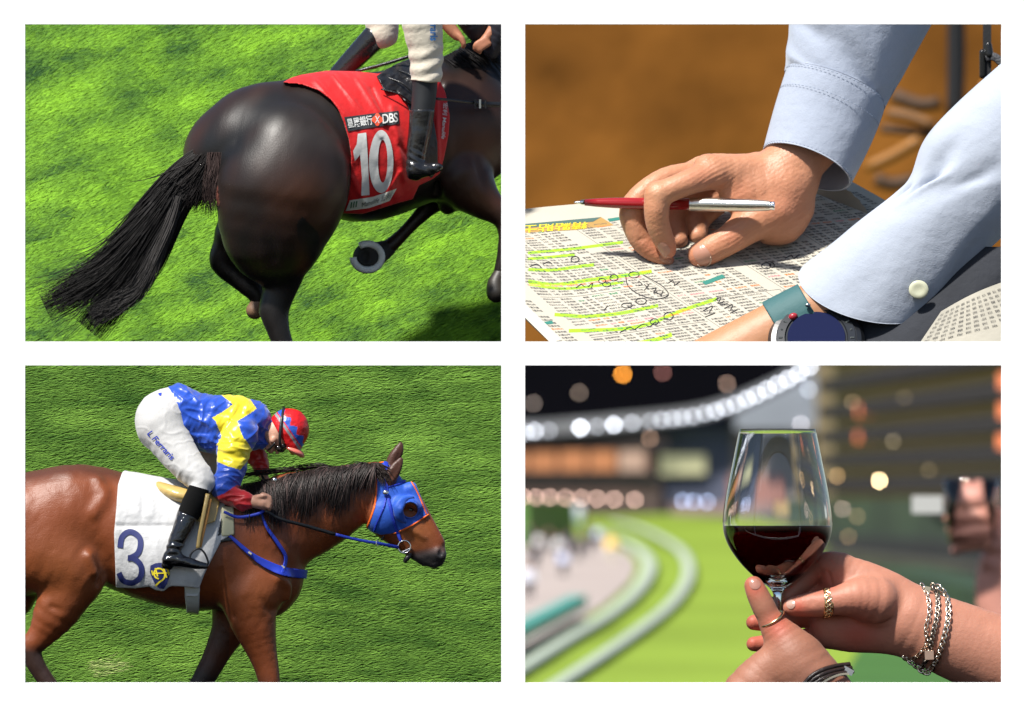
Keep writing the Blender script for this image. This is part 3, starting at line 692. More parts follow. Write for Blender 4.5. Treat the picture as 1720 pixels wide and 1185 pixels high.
    V2, T2 = text_mesh('L Ferraris', bold=.012); decal(pan, 'lettering', V2, T2, [(256, 724), (296, 768), (288, 774), (247, 730)], trf, m_bl2, jk.children[-1] if False else [c for c in jk.children if c.name.startswith('breeches')][0], mx=4, lift=1.8)
    lay('hip_mark', np.array([(266, 661), (272, 660), (271, 666), (267, 664)], float), [(0, 1, 2), (0, 2, 3)], trf, m_bl2, [c for c in jk.children if c.name.startswith('breeches')][0], 2)
    # boots
    m_boot = mat('patent black boot', (.004, .004, .005), rough=.07, spec=.8, coat=.5, bump=[(22, .012), (50, .003)])
    m_sued = mat('black suede top', (.006, .006, .006), rough=.95, spec=.1)
    Bt = Body(pan)
    Bt.chain([(333, 826, -90, 18), (326, 845, -96, 20), (316, 866, -101, 18.5)], k=5)
    a, g = Bt.field((300, 808, -130, 360, 890, -66), 1.5); X = a[0][:, None, None]; Y = a[1][None, :, None]
    g = np.maximum(g, -(Y-(818+(X-330)*.28))); g = np.maximum(g, (Y-(868+(X-320)*.5))); build(pan, a, g, 'boot_cuff', m_sued, jk, 1)
    Bt = Body(pan)
    Bt.chain([(316, 864, -101, 18.5), (308, 885, -106, 17), (298, 908, -110, 14.5), (291, 926, -113, 13)], k=4)
    Bt.chain([(284, 940, -113, 12), (294, 940, -114, 12), (312, 944, -117, 9.5), (330, 949, -119, 7.5), (345, 951, -119, 5)], k=6)
    Bt.chain([(277, 950, -113, 6), (284, 952, -113, 6)], k=4)
    a, g = Bt.field((262, 850, -140, 358, 965, -88), 1.4)
    X = a[0][:, None, None]; Y = a[1][None, :, None]; g = np.maximum(g, (Y-(958-(X-280)*.04)))
    g = np.maximum(g, -(Y-(866+(X-320)*.45)))
    bd = lambda V, N: .9*np.sin(V[:, 1]*.55+.6*np.sin(V[:, 0]*.2))*np.exp(-((V[:, 1]-922)/16.)**2)+.5*smooth_noise(V[:, 0], V[:, 1], V[:, 2], 5, 3, .12)
    build(pan, a, g, 'boot', m_boot, jk, 1, None, bd)
    Bf = Body(pan); Bf.chain([(346, 822, 76, 18), (326, 866, 96, 17), (304, 905, 108, 14), (296, 930, 112, 12), (330, 948, 116, 8)], k=5)
    a, g = Bf.field((270, 800, 50, 370, 965, 140), 2.2); build(pan, a, g, 'boot', m_boot, jk, 1)
    # silks
    m_silk = mat('satin silks', vcol=True, rough=.36, spec=.6, sheen=.3, bump=[(20, .002)], coat=0, coat_rough=.2)
    SK = Body(pan)
    SK.chain([(302, 694, 0, 46), (330, 704, 0, 46), (365, 712, 0, 46), (395, 708, 0, 42), (418, 706, 0, 34), (436, 716, -2, 22)], k=10, fz=1.05)
    SK.ell((303, 665, 0), (18, 16, 30), 30, 12); SK.ell((360, 734, -10), (46, 26, 36), 20, 12)
    SK.chain([(404, 730, -36, 30), (394, 752, -48, 28), (388, 785, -56, 25), (379, 815, -64, 23), (381, 826, -68, 20), (394, 835, -72, 18), (408, 842, -76, 16), (413, 844, -77, 13)], k=7)
    SK.chain([(416, 726, 30, 27), (428, 760, 36, 19), (438, 785, 32, 14), (441, 794, 29, 11)], k=7)
    SK.chain([(430, 740, -4, 18), (440, 745, -4, 10)], k=6)
    Q = lambda *p: np.array(p, float)
    yel = [Q((364, 661), (414, 662), (431, 687), (422, 694), (399, 708), (405, 727), (412, 742), (414, 749), (362, 749), (370, 741), (372, 732), (362, 708), (356, 703), (375, 692), (391, 680), (372, 664)),
           Q((368, 738), (412, 738), (425, 758), (417, 774), (404, 790), (385, 785), (364, 776), (366, 755))]
    red = [Q((360, 836), (378, 829), (398, 815), (430, 830), (430, 870), (360, 870))]
    def scol(V, N):
        x, y, z = V.T; c = np.tile(np.array([.006, .055, .40]), (len(x), 1))
        inyel = np.minimum.reduce([poly_sdf(x, y, p) for p in yel]) < 0
        c[inyel & (z < 25)] = (.66, .54, .012)
        c[(poly_sdf(x, y, red[0]) < 0) & (z < 0)] = (.45, .007, .010)
        c[(z > 8) & (y > 752)] = (.45, .007, .010)
        return c
    def sdisp(V, N):
        x, y, z = V.T
        a_ = np.sin((x*.35+y*1.0)*.13+2.2*np.sin((x-y)*.028)+z*.03)
        b_ = np.sin((x*1.0-y*.45)*.19+1.5*np.sin(y*.06)+z*.05)
        w_ = np.clip(1-(np.abs(x-340)/90), 0, 1)
        rd = lambda q, p: (1-np.abs(q)/1.0)*p
        r1 = smooth_noise(x*.45+y*.25, y*1.1-x*.5, z*.6, 6, 2, .11); r2 = smooth_noise(x*1.1+y*.4, y*.5, z*.5, 16, 2, .15)
        arm = (y > 745).astype(float); r3 = smooth_noise(x*.5, y*1.5, z, 8, 2, .13)
        f1 = np.exp(-(r1/.34)**2); f2 = np.exp(-(r2/.34)**2); f3 = np.exp(-(r3/.34)**2)
        return .85*((3.0*f1+2.4*f2)*(1-.6*arm)+2.6*f3*arm)+1.5*a_*(.4+.6*w_)+.9*smooth_noise(x, y, z, 7, 2, .09)-1.5
    a, g = SK.field((270, 640, -115, 462, 872, 80), 1.35); X = a[0][:, None, None]; Y = a[1][None, :, None]; Z = a[2][None, None, :]
    g = np.maximum(g, -(X-(283-(Y-700)*.02))); g = np.maximum(g, -(X+Y*.25-(452)) if False else g)
    build(pan, a, g, 'silks', m_silk, jk, 2, scol, sdisp)
    # cap with band and peak
    m_cap = mat('red satin cap', vcol=True, rough=.34, spec=.6, coat=0, bump=[(26, .006)])
    CB = Body(pan); CB.ell((484, 723, -2), (35, 37, 30), 30, 4); CB.chain([(470, 745, -2, 14), (492, 752, -4, 12)], k=10, fz=1.6)
    a, g = CB.field((440, 678, -45, 530, 775, 40), 1.35); X = a[0][:, None, None]; Y = a[1][None, :, None]
    g = np.maximum(g, -((X-451)*.72-(Y-697)*.62+9)*.95*-1 if False else -(((X-452)*.86-(Y-700)*.5)))   # cut along the brim line
    def capc(V, N):
        x, y, z = V.T; c = np.tile(np.array([.50, .008, .010]), (len(x), 1))
        q = (x-452)*.82-(y-692)*.57
        zz_ = 20+4*np.sin((x*.57+y*.82)*.34); blue = (q > 11) & (q < zz_)
        c[blue] = (.02, .08, .42); grey = (q > 4.5) & (q < 9); c[grey] = (.22, .22, .24)
        return c
    build(pan, a, g, 'cap', m_cap, jk, 2, capc, lambda V, N: .35*np.abs(np.sin(np.arctan2(V[:, 1]-712, V[:, 0]-500)*3))+.4*smooth_noise(V[:, 0], V[:, 1], V[:, 2], 3, 2, .12))
    PK = Body(pan); PK.ell((492, 758, -2), (22, 9, 26), 28, 3); PK.ell((486, 764, -2), (26, 6.5, 30), 30, 5, sub=True)
    a, g = PK.field((462, 738, -36, 522, 780, 34), 1.2); build(pan, a, g, 'peak', mat('pink satin peak', (.60, .15, .11), rough=.35, coat=.2), jk, 1)
    tube(pan, 'goggle_strap', [(477, 685, -6, 2.4), (474, 700, -26, 2.4), (471, 722, -34, 2.6), (470, 742, -32, 2.4), (472, 752, -26, 2)], m_blk, jk, flat=.5)
    Gg = Body(pan); Gg.ell((470, 754, -14), (9, 6, 7), 30, 2); Gg.ell((476, 750, -22), (4, 5, 4), 0, 3); a, g = Gg.field((456, 742, -30, 486, 766, 0), 1.1); build(pan, a, g, 'goggles', mat('dark lens', (.015, .012, .01), rough=.08, coat=.5), jk, 1)
    tube(pan, 'chin_strap', [(462, 744, -22, 1.6), (455, 752, -18, 1.8), (450, 757, -6, 1.6)], m_blk, jk)
    wp_ = empty('whip', pan.w([448, 812, -14]), 'black whip with a round silver knob in the far hand of the rider', 'whip')
    tube(pan, 'handle', [(440, 800, -4, 2), (448, 812, -14, 3), (456, 812, -22, 3), (460, 808, -26, 3)], m_blk, wp_)
    Wt = Body(pan); Wt.ell((461, 807, -28), (5.5, 5.5, 5.5), 0, 1); a, g = Wt.field((452, 798, -38, 470, 816, -18), 1.1); build(pan, a, g, 'knob', m_met, wp_, 1)
    clip_panel([o for o in bpy.data.objects if o not in before], x1=864, y0=590)
panel3()
# ================================================================ upper left: dark racehorse seen from behind, red number 10 cloth
def panel1():
    before = set(bpy.data.objects)
    pan = Panel(442, 307, F+1.10)
    def gz(x, y): return 375+(574-y)*.85+8*smooth_noise(x, y, 0, 31, 2, .012)
    m_g = mat('turf soil bright', (.05, .09, .015), rough=1, var=.4, vscale=6, bump=(9, .03))
    def gf(u, v):
        x = -260+u*1200; y = -20+v*608
        return np.column_stack([x, y, gz(x, y)])
    sheet(pan, 'ground', gf, 60, 40, m_g, kind='structure')
    m_b = mat('bright grass blades', vcol=True, rough=.65, spec=.2)
    ca, sa = math.cos(math.radians(-20)), math.sin(math.radians(-20))
    def gc(x, y, r):
        u = x*ca+y*sa; v = -x*sa+y*ca
        n = smooth_noise(u*.5, v, 0, 5, 3, .08)+.8*smooth_noise(u*.4, v*1.2, 0, 8, 3, .19)
        b = np.clip(.56+.34*n+r.normal(0, .09, len(x)), .0, 1.25)[:, None]
        return (1-b)*np.array([.006, .045, .001])+b*np.array([.135, .30, .008])
    grass(pan, 'turf_grass', 'long bright green turf rushing past under the dark horse', gz, (-260, -12, 900, 590), 180000, -20, 30, 2.3, gc, m_b, lift=6)
    root = empty('racehorse', pan.w([470, 600, 0]), 'dark brown racehorse seen from behind with a flowing black tail', 'horse')
    B = Body(pan)
    B.ell((486, 296, 4), (102, 128, 96), -8, 22)
    B.ell((420, 240, 64), (112, 88, 96), -38, 22)
    B.ell((372, 262, 66), (62, 66, 70), 0, 22)
    B.chain([(470, 250, 60, 108), (540, 240, 90, 112), (600, 248, 120, 126), (650, 240, 145, 122), (710, 222, 170, 116), (765, 212, 195, 112)], k=14, fz=.85)
    B.chain([(430, 215, 85, 62), (480, 192, 95, 50), (540, 170, 110, 46)], k=24)
    B.chain([(468, 320, -10, 106), (460, 384, -6, 90), (464, 424, -2, 61), (474, 459, 0, 37), (471, 487, 0, 28), (461, 522, -2, 25), (468, 556, -6, 20), (482, 600, -8, 17), (490, 640, -8, 15)], k=14, fz=.85)
    B.chain([(447, 524, 4, 12), (446, 500, 10, 8), (452, 465, 12, 8)], k=8)       # hock tendon
    B.chain([(400, 385, 70, 40), (384, 410, 74, 26), (371, 440, 78, 20.5), (400, 466, 78, 19), (432, 494, 76, 17), (436, 512, 76, 14)], k=8)
    B.chain([(340, 258, 62, 16), (362, 260, 50, 26), (392, 258, 40, 30)], k=20)   # dock
    # shoulder, neck
    B.ell((772, 225, 185), (72, 108, 90), 8, 14)
    B.chain([(765, 180, 200, 86), (820, 128, 250, 66), (880, 85, 290, 56), (930, 50, 310, 50)], k=16, fz=.7)
    B.chain([(775, 300, 140, 50), (752, 345, 145, 17)], k=14)
    B.chain([(775, 300, 130, 52), (808, 335, 125, 33), (838, 360, 120, 20), (848, 385, 118, 13), (845, 425, 118, 10.5), (839, 458, 118, 11)], k=10)
    B.chain([(748, 315, 205, 34), (722, 345, 205, 18), (694, 375, 202, 12.5), (668, 402, 200, 12.5), (652, 416, 198, 14)], k=8)
    # grooves: spine crease, thigh muscle, flank fold
    B.chain([(408, 244, -27, 2), (440, 222, -34, 3), (465, 200, -28, 2)], k=22, sub=True)
    B.chain([(430, 330, -108, 3), (445, 390, -96, 4), (462, 440, -70, 3)], k=16, sub=True)
    B.chain([(580, 300, -10, 4), (575, 345, 0, 5), (556, 380, 0, 4)], k=9, sub=True)
    B.chain([(735, 150, 110, 5), (722, 230, 90, 6), (735, 320, 110, 5)], k=18, sub=True)
    B.chain([(800, 270, 95, 3), (812, 310, 90, 3)], k=10, sub=True)
    
    ax, f = B.field((290, -5, -135, 905, 625, 345), 3.0)
    m_coat = mat('dark bay coat', vcol=True, rough=.43, spec=.42, coat=.0, coat_rough=.35, sheen=.02, bump=[(260, .0006)], bstretch=(1, 1, .35))
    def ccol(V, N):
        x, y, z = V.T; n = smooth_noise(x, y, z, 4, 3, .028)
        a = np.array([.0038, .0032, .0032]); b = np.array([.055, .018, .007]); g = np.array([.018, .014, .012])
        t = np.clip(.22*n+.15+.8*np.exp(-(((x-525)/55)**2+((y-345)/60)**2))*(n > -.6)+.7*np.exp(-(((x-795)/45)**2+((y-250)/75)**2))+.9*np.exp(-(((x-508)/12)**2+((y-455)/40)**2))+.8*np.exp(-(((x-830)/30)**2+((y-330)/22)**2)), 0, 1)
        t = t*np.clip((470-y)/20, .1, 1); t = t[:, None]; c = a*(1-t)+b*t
        u = (.9*np.exp(-(((x-520)/70)**2+((y-215)/60)**2)))[:, None]; c = c*(1-u)+(g+.02*np.clip(n, 0, 1)[:, None])*u  # grey patch paints the soft highlight of the upper rump into the coat
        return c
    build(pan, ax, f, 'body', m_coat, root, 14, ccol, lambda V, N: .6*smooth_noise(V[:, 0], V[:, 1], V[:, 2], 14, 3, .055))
    m_hoof = mat('brown hoof', (.16, .09, .05), rough=.5, bump=(40, .003)); m_shoe = mat('worn aluminium shoe', (.75, .75, .70), rough=.4, metal=.0, bump=(30, .002))
    m_blk = mat('black leather tack', (.010, .010, .011), rough=.32, spec=.6, bump=[(60, .003), (200, .001)])
    m_met = mat('dull steel buckle', (.6, .6, .6), rough=.3, metal=1)
    H = Body(pan); H.chain([(436, 508, 76, 14), (428, 522, 74, 15)], k=4); a, g = H.field((405, 490, 50, 455, 545, 100), 2); build(pan, a, g, 'hoof', m_hoof, root, 2)
    H = Body(pan); H.chain([(650, 418, 198, 15), (634, 426, 192, 20), (618, 433, 180, 26)], k=5, fz=.9); H.ell((613, 431, 150), (12, 15, 16), 0, 3, sub=True)
    a, g = H.field((580, 390, 140, 675, 470, 225), 1.8); g = np.maximum(g, 156+(a[0]-615)[:, None, None]*.5-a[2][None, None, :]+0*a[1][None, :, None])
    hf = build(pan, a, g, 'hoof', mat('dark sole', (.02, .018, .016), rough=.7), root, 2)
    th = np.radians(np.linspace(-150, 150, 26)); pts = [(617+24*math.cos(q+.5), 432+22*math.sin(q+.5), 157+(24*math.cos(q+.5))*.5, 6.2) for q in th]
    tube(pan, 'horseshoe', pts, m_shoe, hf, n=1, seg=6, flat=.6)
    H = Body(pan); H.chain([(839, 462, 118, 12), (833, 478, 114, 15), (834, 492, 110, 17)], k=4); a, g = H.field((810, 445, 85, 860, 515, 145), 2); build(pan, a, g, 'hoof', mat('black hoof', (.03, .025, .02), rough=.5), root, 2)
    # tail
    r = np.random.RandomState(5); st = []
    def bundle(pts, n, w0, w1, c, zz, r0=1.1, r1=.3, jit=.35, cut=(.75, 1.05), wav=5):
        P = catmull(np.array(pts, float), 4); T = np.gradient(P, axis=0); T /= np.linalg.norm(T, axis=1)[:, None]; N = np.column_stack([-T[:, 1], T[:, 0]])
        for i in range(int(n*1.7)):
            o = np.clip(r.normal(0, .45), -1, 1); m = len(P); k = max(7, int(m*min(1, r.uniform(*cut)))); k0 = r.randint(0, 3); u = np.linspace(0, 1, m)[k0:k]
            ww = w0+(w1-w0)*u; ph = r.uniform(0, 6); q = P[k0:k, :2]+N[k0:k]*(ww*(o+jit*r.normal()*u)+wav*np.sin(u*5+ph)*u)[:, None]
            z = zz[0]+(zz[1]-zz[0])*u-np.sqrt(max(0, 1-o*o))*ww*.55*r.uniform(.3, 1)+r.uniform(-3, 3)
            cc = np.array(c)*r.uniform(.6, 1.5); st.append((np.column_stack([q, z]), r0, r1, cc))
    bundle([(372, 256), (338, 268), (300, 300), (262, 345), (222, 400), (180, 450), (122, 490), (58, 522)], 1900, 18, 24, (.006, .005, .005), (20, 30), cut=(.4, 1.0), r1=.2)
    bundle([(352, 275), (318, 305), (288, 350), (262, 400), (240, 440), (205, 480), (168, 528), (140, 562)], 1500, 24, 24, (.008, .007, .007), (14, 20), cut=(.4, 1.0), r1=.2)
    bundle([(300, 330), (285, 375), (262, 425), (246, 460), (226, 490), (190, 512), (150, 530)], 300, 9, 14, (.035, .032, .031), (4, 4), cut=(.5, 1.1), wav=10, r0=1.0, r1=.2)  # lighter grey bundle: highlights on the hair put into its colour
    bundle([(300, 310), (240, 390), (180, 458), (110, 505), (50, 540)], 160, 20, 46, (.009, .008, .008), (10, 10), r0=.8, r1=.15, jit=.8, cut=(.5, 1.0), wav=9)
    bundle([(360, 262), (340, 300), (325, 330), (315, 352)], 420, 26, 30, (.008, .006, .006), (8, 14), r0=1.2, r1=.1, jit=.9, cut=(.4, 1.1))
    bundle([(366, 256), (366, 285), (362, 318), (370, 352)], 320, 17, 12, (.035, .022, .020), (-10, -22), r0=1.1, r1=.1, jit=.7, cut=(.4, 1.1))
    bundle([(372, 258), (376, 290), (374, 325), (376, 345)], 110, 5, 6, (.15, .05, .035), (-14, -34), r0=1.0, r1=.1, jit=.7, cut=(.4, 1.2))
    m_hair = mat('tail hair', vcol=True, rough=.6, spec=.22)
    hair(pan, 'tail', st, m_hair, root)
    st = []
    for i in range(500):
        t = r.uniform(0, 1); x0 = 745+t*110; y0 = 100-t*62+r.uniform(-5, 5); u = np.linspace(0, 1, 7); L = r.uniform(25, 55)
        st.append((np.column_stack([x0+u*L*.8+r.normal(0, 2)*u, y0+u*L*.65, 175+t*40-u*8-22*np.sin(u*2.6)+r.uniform(-6, 6)+0*u]), 1.5, .5, np.array([.006, .005, .005])*r.uniform(.6, 1.6)))
    hair(pan, 'mane', st, m_hair, root)
    # red number cloth
    CB = Body(pan); CB.pr = [B.pr[2], B.pr[3], B.pr[9]]
    CP = [(474, 139), (490, 130), (507, 125), (549, 118), (600, 119), (637, 123), (662, 112), (688, 98), (715, 104), (738, 128), (750, 155), (757, 195), (755, 225), (748, 262), (740, 292), (726, 302), (705, 312), (694, 335), (668, 342), (642, 350), (610, 360), (576, 359), (583, 330), (589, 300), (590, 262), (586, 235), (577, 205), (568, 184), (556, 168), (535, 152), (507, 142), (490, 140)]
    def shell(name, P, t, material, parent, res=1.7, body=CB, it=1, **kw):
        P = np.asarray(P, float); bb = (P[:, 0].min()-6, P[:, 1].min()-6, -60, P[:, 0].max()+6, P[:, 1].max()+6, 330)
        a, g = body.field(bb, res); X = a[0][:, None]; Y = a[1][None, :]; tt = t(*np.broadcast_arrays(X, Y)) if callable(t) else np.full((len(a[0]), len(a[1])), float(t))
        g = np.maximum(g-tt[:, :, None], poly_sdf(X, Y, P)[:, :, None])
        o = build(pan, a, g, name, material, parent, it, None, None, **kw); return o, Front(a, g)
    def fold(X, Y, a, b, w, h):
        d = line_d(X, Y, np.array([(*a, 0), (*b, 0)], float), 1); return h*np.exp(-(d/w)**2)
    def ct(X, Y):
        t = 9+1.6*smooth_noise(X, Y*.6, 0*X, 12, 3, .055)+6*np.clip((Y-280)/70, 0, 1)
        for q in (((530, 135), (600, 215), 5, 3), ((560, 125), (640, 230), 4, 3), ((600, 130), (668, 240), 5, 3), ((650, 215), (690, 270), 5, -5), ((592, 300), (612, 340), 5, 3), ((660, 180), (680, 300), 6, 4), ((625, 150), (648, 200), 4, -2.5), ((672, 290), (640, 345), 4, 3), ((735, 170), (738, 280), 4, 4), ((610, 225), (668, 330), 9, 2.5)): t = t+fold(X, Y, *q)
        return t
    m_red = mat('red nylon cloth', (.48, .008, .009), rough=.5, spec=.35, sheen=.15, bump=[(24, .004), (200, .0005)])
    nc = empty('number_cloth', pan.w([640, 240, 20]), 'red saddlecloth with a white number 10 on the dark brown horse', 'saddlecloth')
    _, cf = shell('cloth', CP, ct, m_red, nc)
    m_wh = mat('white print', (.55, .55, .53), rough=.6, bump=(60, .001)); m_bk = mat('charcoal label', (.022, .024, .028), rough=.6); m_or = mat('red orange print', (.75, .08, .03), rough=.6)
    def lay(name, V2, T, m, par, lift=1.2, mx=5):
        P, T = subdiv(np.asarray(V2, float), np.asarray(T), mx); Z = cf(P[:, 0], P[:, 1])-lift
        return make_mesh(name, pan.w(np.column_stack([P, Z])), T, m, par)
    def fan(P): return [(0, i, i+1) for i in range(1, len(P)-1)]
    lab = [(578, 197), (624, 191), (670, 186), (671, 208), (628, 214), (584, 221)]
    lb = lay('label_patch', lab, [(0, 1, 4), (0, 4, 5), (1, 2, 3), (1, 3, 4)], m_bk, nc, 1.4)
    V2, T2 = text_mesh('星展銀行', bold=.02); decal(pan, 'lettering', V2, T2, [(581, 200), (624, 193), (627, 211), (586, 217)], cf, m_wh, lb, mx=5, lift=2.2)
    fl = [(634+8.5*math.cos(q)*(1+.16*math.cos(4*q)), 201+9.5*math.sin(q)*(1+.16*math.cos(4*q))) for q in np.linspace(0, 6.28, 25)[:-1]]
    lay('flower_mark', [(634, 201)]+fl, [(0, i+1, (i+1) % 24+1) for i in range(24)], m_or, lb, 2.2)
    for (p, q) in (((631, 195), (637, 207)), ((637.5, 195), (630.5, 207))):
        V_ = np.array([(p[0]-.8, p[1]), (p[0]+.8, p[1]), (q[0]+.8, q[1]), (q[0]-.8, q[1])]); lay('cross_mark', V_, [(0, 1, 2), (0, 2, 3)], m_wh, lb, 3.0)
    V2, T2 = text_mesh('DBS', bold=.012, spacing=.9); decal(pan, 'lettering', V2, T2, [(642, 192), (668, 189), (669, 205), (643, 208)], cf, m_wh, lb, mx=5, lift=2.2)
    one = [(601, 225), (615, 223), (617, 250), (621, 328), (607, 329), (608, 300), (605, 260), (596, 271), (593, 254), (599, 243)]
    lay('digit', one, [(0, 1, 9), (1, 2, 9), (2, 6, 9), (9, 6, 7), (9, 7, 8), (2, 5, 6), (2, 3, 5), (3, 4, 5)], m_wh, nc, 1.4)
    q = np.linspace(0, 2*math.pi, 41)[:-1]; so_ = np.column_stack([640.5+20.5*np.cos(q)*(1+.04*np.sin(q)), 271.5+53*np.sin(q)]); si = np.column_stack([643+8*np.cos(q), 271+36*np.sin(q)])
    T = []
    for i in range(40): j = (i+1) % 40; T += [(i, j, 40+j), (i, 40+j, 40+i)]
    lay('digit', np.vstack([so_, si]), T, m_wh, nc, 1.4)
    st_ = lay('label_patch', [(588, 337), (627, 331), (667, 317), (655, 338), (620, 350), (581, 355)], [(0, 1, 4), (0, 4, 5), (1, 2, 3), (1, 3, 4)], mat('cream print', (.62, .63, .55), rough=.6), nc, 1.4)
    V2, T2 = text_mesh('Manulife 宏利', bold=.0); decal(pan, 'lettering', V2, T2, [(609, 339), (660, 323), (655, 335), (608, 350)], cf, mat('grey print', (.10, .10, .10), rough=.6), st_, mx=5, lift=2.2)
    m_gr = mat('green print', (.06, .16, .07), rough=.6)
    for i in range(3): x = 590+i*4.3; lay('bar_mark', [(x, 340-i), (x+2.2, 339.6-i), (x+.6, 350-i), (x-1.6, 350.5-i)], [(0, 1, 2), (0, 2, 3)], m_gr, st_, 2.2)
    V2, T2 = text_mesh('宏利 Manulife', bold=.01); decal(pan, 'lettering', V2, T2, [(754, 172), (750, 236), (742, 232), (746, 172)], cf, m_wh, nc, mx=4, lift=2.2)
    # saddle
    sd = empty('saddle', pan.w([670, 140, 60]), 'black racing saddle with creased leather on the red cloth', 'saddle')
    def stt(X, Y): return 16+3.6*smooth_noise(X+Y*.3, Y*1.6, 0*X, 4, 3, .10)
    shell('seat', [(633, 128), (647, 117), (668, 106), (690, 97), (706, 110), (712, 140), (706, 172), (698, 176), (684, 174), (666, 153), (646, 153), (640, 140)], stt, m_blk, sd, res=1.6)
    shell('flap', [(684, 170), (724, 170), (736, 240), (738, 285), (726, 300), (712, 290), (700, 240)], 12, m_blk, sd, res=1.8)
    for i, (p, q) in enumerate((((640, 150), (690, 172)), ((650, 130), (694, 158)), ((668, 118), (700, 140)))):
        zf = lambda x, y: float(cf(x, y))-13
        tube(pan, 'piping', [(p[0], p[1], zf(*p), 1.4), ((p[0]+q[0])/2+5, (p[1]+q[1])/2-3, zf((p[0]+q[0])/2, (p[1]+q[1])/2)-3, 1.5), (q[0], q[1], zf(*q), 1.4)], m_blk, sd)
    whp = tube(pan, 'whip', [(598, 120, 120, 2.6), (645, 108, 110, 2.8), (690, 94, 100, 3)], m_blk, None, label='thin black whip held along the top of the red cloth', cat='whip')
    br = empty('rein', pan.w([790, 172, 60]), 'black leather rein with a steel buckle crossing the neck of the dark horse', 'rein')
    tube(pan, 'strap', [(732, 166, 30, 2.2), (765, 169, 55, 2.4), (805, 174, 80, 2.6)], m_blk, br, flat=.5)
    tube(pan, 'strap', [(800, 175, 78, 4.5), (850, 176, 100, 4.8), (880, 176, 110, 4.8)], m_blk, br, flat=.4)
    for dx in (-8, 0, 9):
        V, Fc = box_geo((808+dx, 174, 72), (1.6, 7.5, 2)); make_mesh('buckle_bar', pan.w(V), Fc, m_blk if dx else m_met, br, smooth=False)
    tube(pan, 'strap', [(804, 74, 200, 2), (825, 100, 190, 2), (850, 130, 180, 2)], m_blk, br)
    # rider
    jk = empty('person', pan.w([700, 200, 40]), 'rider in cream breeches and black boots on the dark horse, cropped at the waist', 'person')
    m_skin = mat('skin warm', (.36, .15, .085), rough=.5, spec=.4, bump=(60, .0015))
    m_br = mat('cream breeches', (.52, .47, .38), rough=.55, sheen=.15, bump=[(14, .006), (44, .002)])
    J = Body(pan)
    J.chain([(712, 10, 12, 24), (716, 110, 14, 18), (709, 180, 12, 14), (699, 250, 8, 12), (700, 280, 6, 9), (730, 282, 2, 6)], k=6)
    J.chain([(640, 10, 190, 24), (636, 58, 190, 15), (590, 105, 200, 13)], k=6)
    J.chain([(742, 25, 120, 14), (757, 48, 118, 11), (768, 60, 116, 9)], k=4)
    for i in range(4): J.chain([(765+i*2, 56+i*2, 112, 5), (776+i, 64+i*3.2, 108, 4.2), (778, 70+i*3, 112, 3.6)], k=1.5)
    J.chain([(828, 50, 150, 10), (812, 70, 146, 8)], k=4)
    for i in range(4): J.chain([(814+i*2.5, 66+i*2.5, 142, 4.6), (800+i*2.5, 74+i*3, 139, 4.2), (797+i*3, 82+i*2, 143, 3.4)], k=1.5)
    a, g = J.field((600, -5, -30, 850, 300, 230), 2); build(pan, a, g, 'body', m_skin, jk, 1)
    T = Body(pan); T.chain([(711, 5, 12, 37), (710, 41, 12, 34), (715, 80, 14, 30), (716, 118, 14, 27), (715, 140, 14, 26)], k=5)
    a, g = T.field((665, -2, -40, 755, 150, 60), 1.5); g = np.maximum(g, (a[1][None, :, None]-(135+(a[0][:, None, None]-690)*.09)))
    td = lambda V, N: 1.3*np.sin(V[:, 1]*.26+.05*V[:, 0]+1.5*np.sin(V[:, 0]*.06))*np.clip((V[:, 1]-60)/40, .25, 1)+.8*smooth_noise(V[:, 0], V[:, 1], V[:, 2], 3, 3, .09)
    build(pan, a, g, 'breeches', m_br, jk, 1, None, td); tf = Front(a, g)
    m_tx = mat('blue print', (.03, .16, .42), rough=.6)
    V2, T2 = text_mesh('rraris', bold=.03); decal(pan, 'lettering', V2, T2, [(735, 36), (735, 69), (722, 69), (722, 36)], tf, m_tx, [c for c in jk.children if c.name.startswith('breeches')][0], mx=4, lift=2.5)
    T = Body(pan); T.chain([(641, 0, 190, 33), (642, 40, 190, 29), (643, 56, 188, 27)], k=5); a, g = T.field((600, -2, 150, 685, 92, 230), 1.7); build(pan, a, g, 'breeches', m_br, jk, 1, None, td)
    m_boot = mat('black boot leather', (.010, .010, .011), rough=.22, spec=.6, coat=.3, coat_rough=.1, bump=[(18, .005), (60, .002)]); m_sock = mat('black stretch gaiter', (.012, .013, .015), rough=.55)
    T = Body(pan); T.chain([(714, 128, 14, 22), (713, 150, 14, 21), (710, 184, 12, 19.5), (705, 200, 12, 17)], k=5); a, g = T.field((680, 110, -30, 750, 215, 60), 1.6); build(pan, a, g, 'gaiter', m_sock, jk, 1)
    T = Body(pan); T.chain([(709, 180, 12, 22), (706, 215, 10, 20), (701, 248, 8, 17.5), (698, 268, 6, 16), (697, 284, 4, 15)], k=5); T.chain([(698, 286, 4, 14), (718, 285, 0, 12), (737, 281, -4, 7)], k=8); T.chain([(690, 296, 4, 6), (700, 297, 4, 6)], k=4)
    a, g = T.field((672, 160, -40, 752, 312, 60), 1.5); g = np.maximum(g, (184-a[1][None, :, None]))
    bd = lambda V, N: .6*np.sin(V[:, 1]*.5-V[:, 0]*.28)*np.exp(-((V[:, 1]-270)/18.)**2)+.5*smooth_noise(V[:, 0], V[:, 1], V[:, 2], 5, 3, .11)
    build(pan, a, g, 'boot', m_boot, jk, 1, None, bd)
    T = Body(pan); T.chain([(630, 62, 188, 22), (605, 88, 194, 20), (580, 114, 200, 18), (560, 136, 206, 16)], k=5); a, g = T.field((530, 30, 150, 660, 160, 245), 2); build(pan, a, g, 'boot', m_boot, jk, 1)
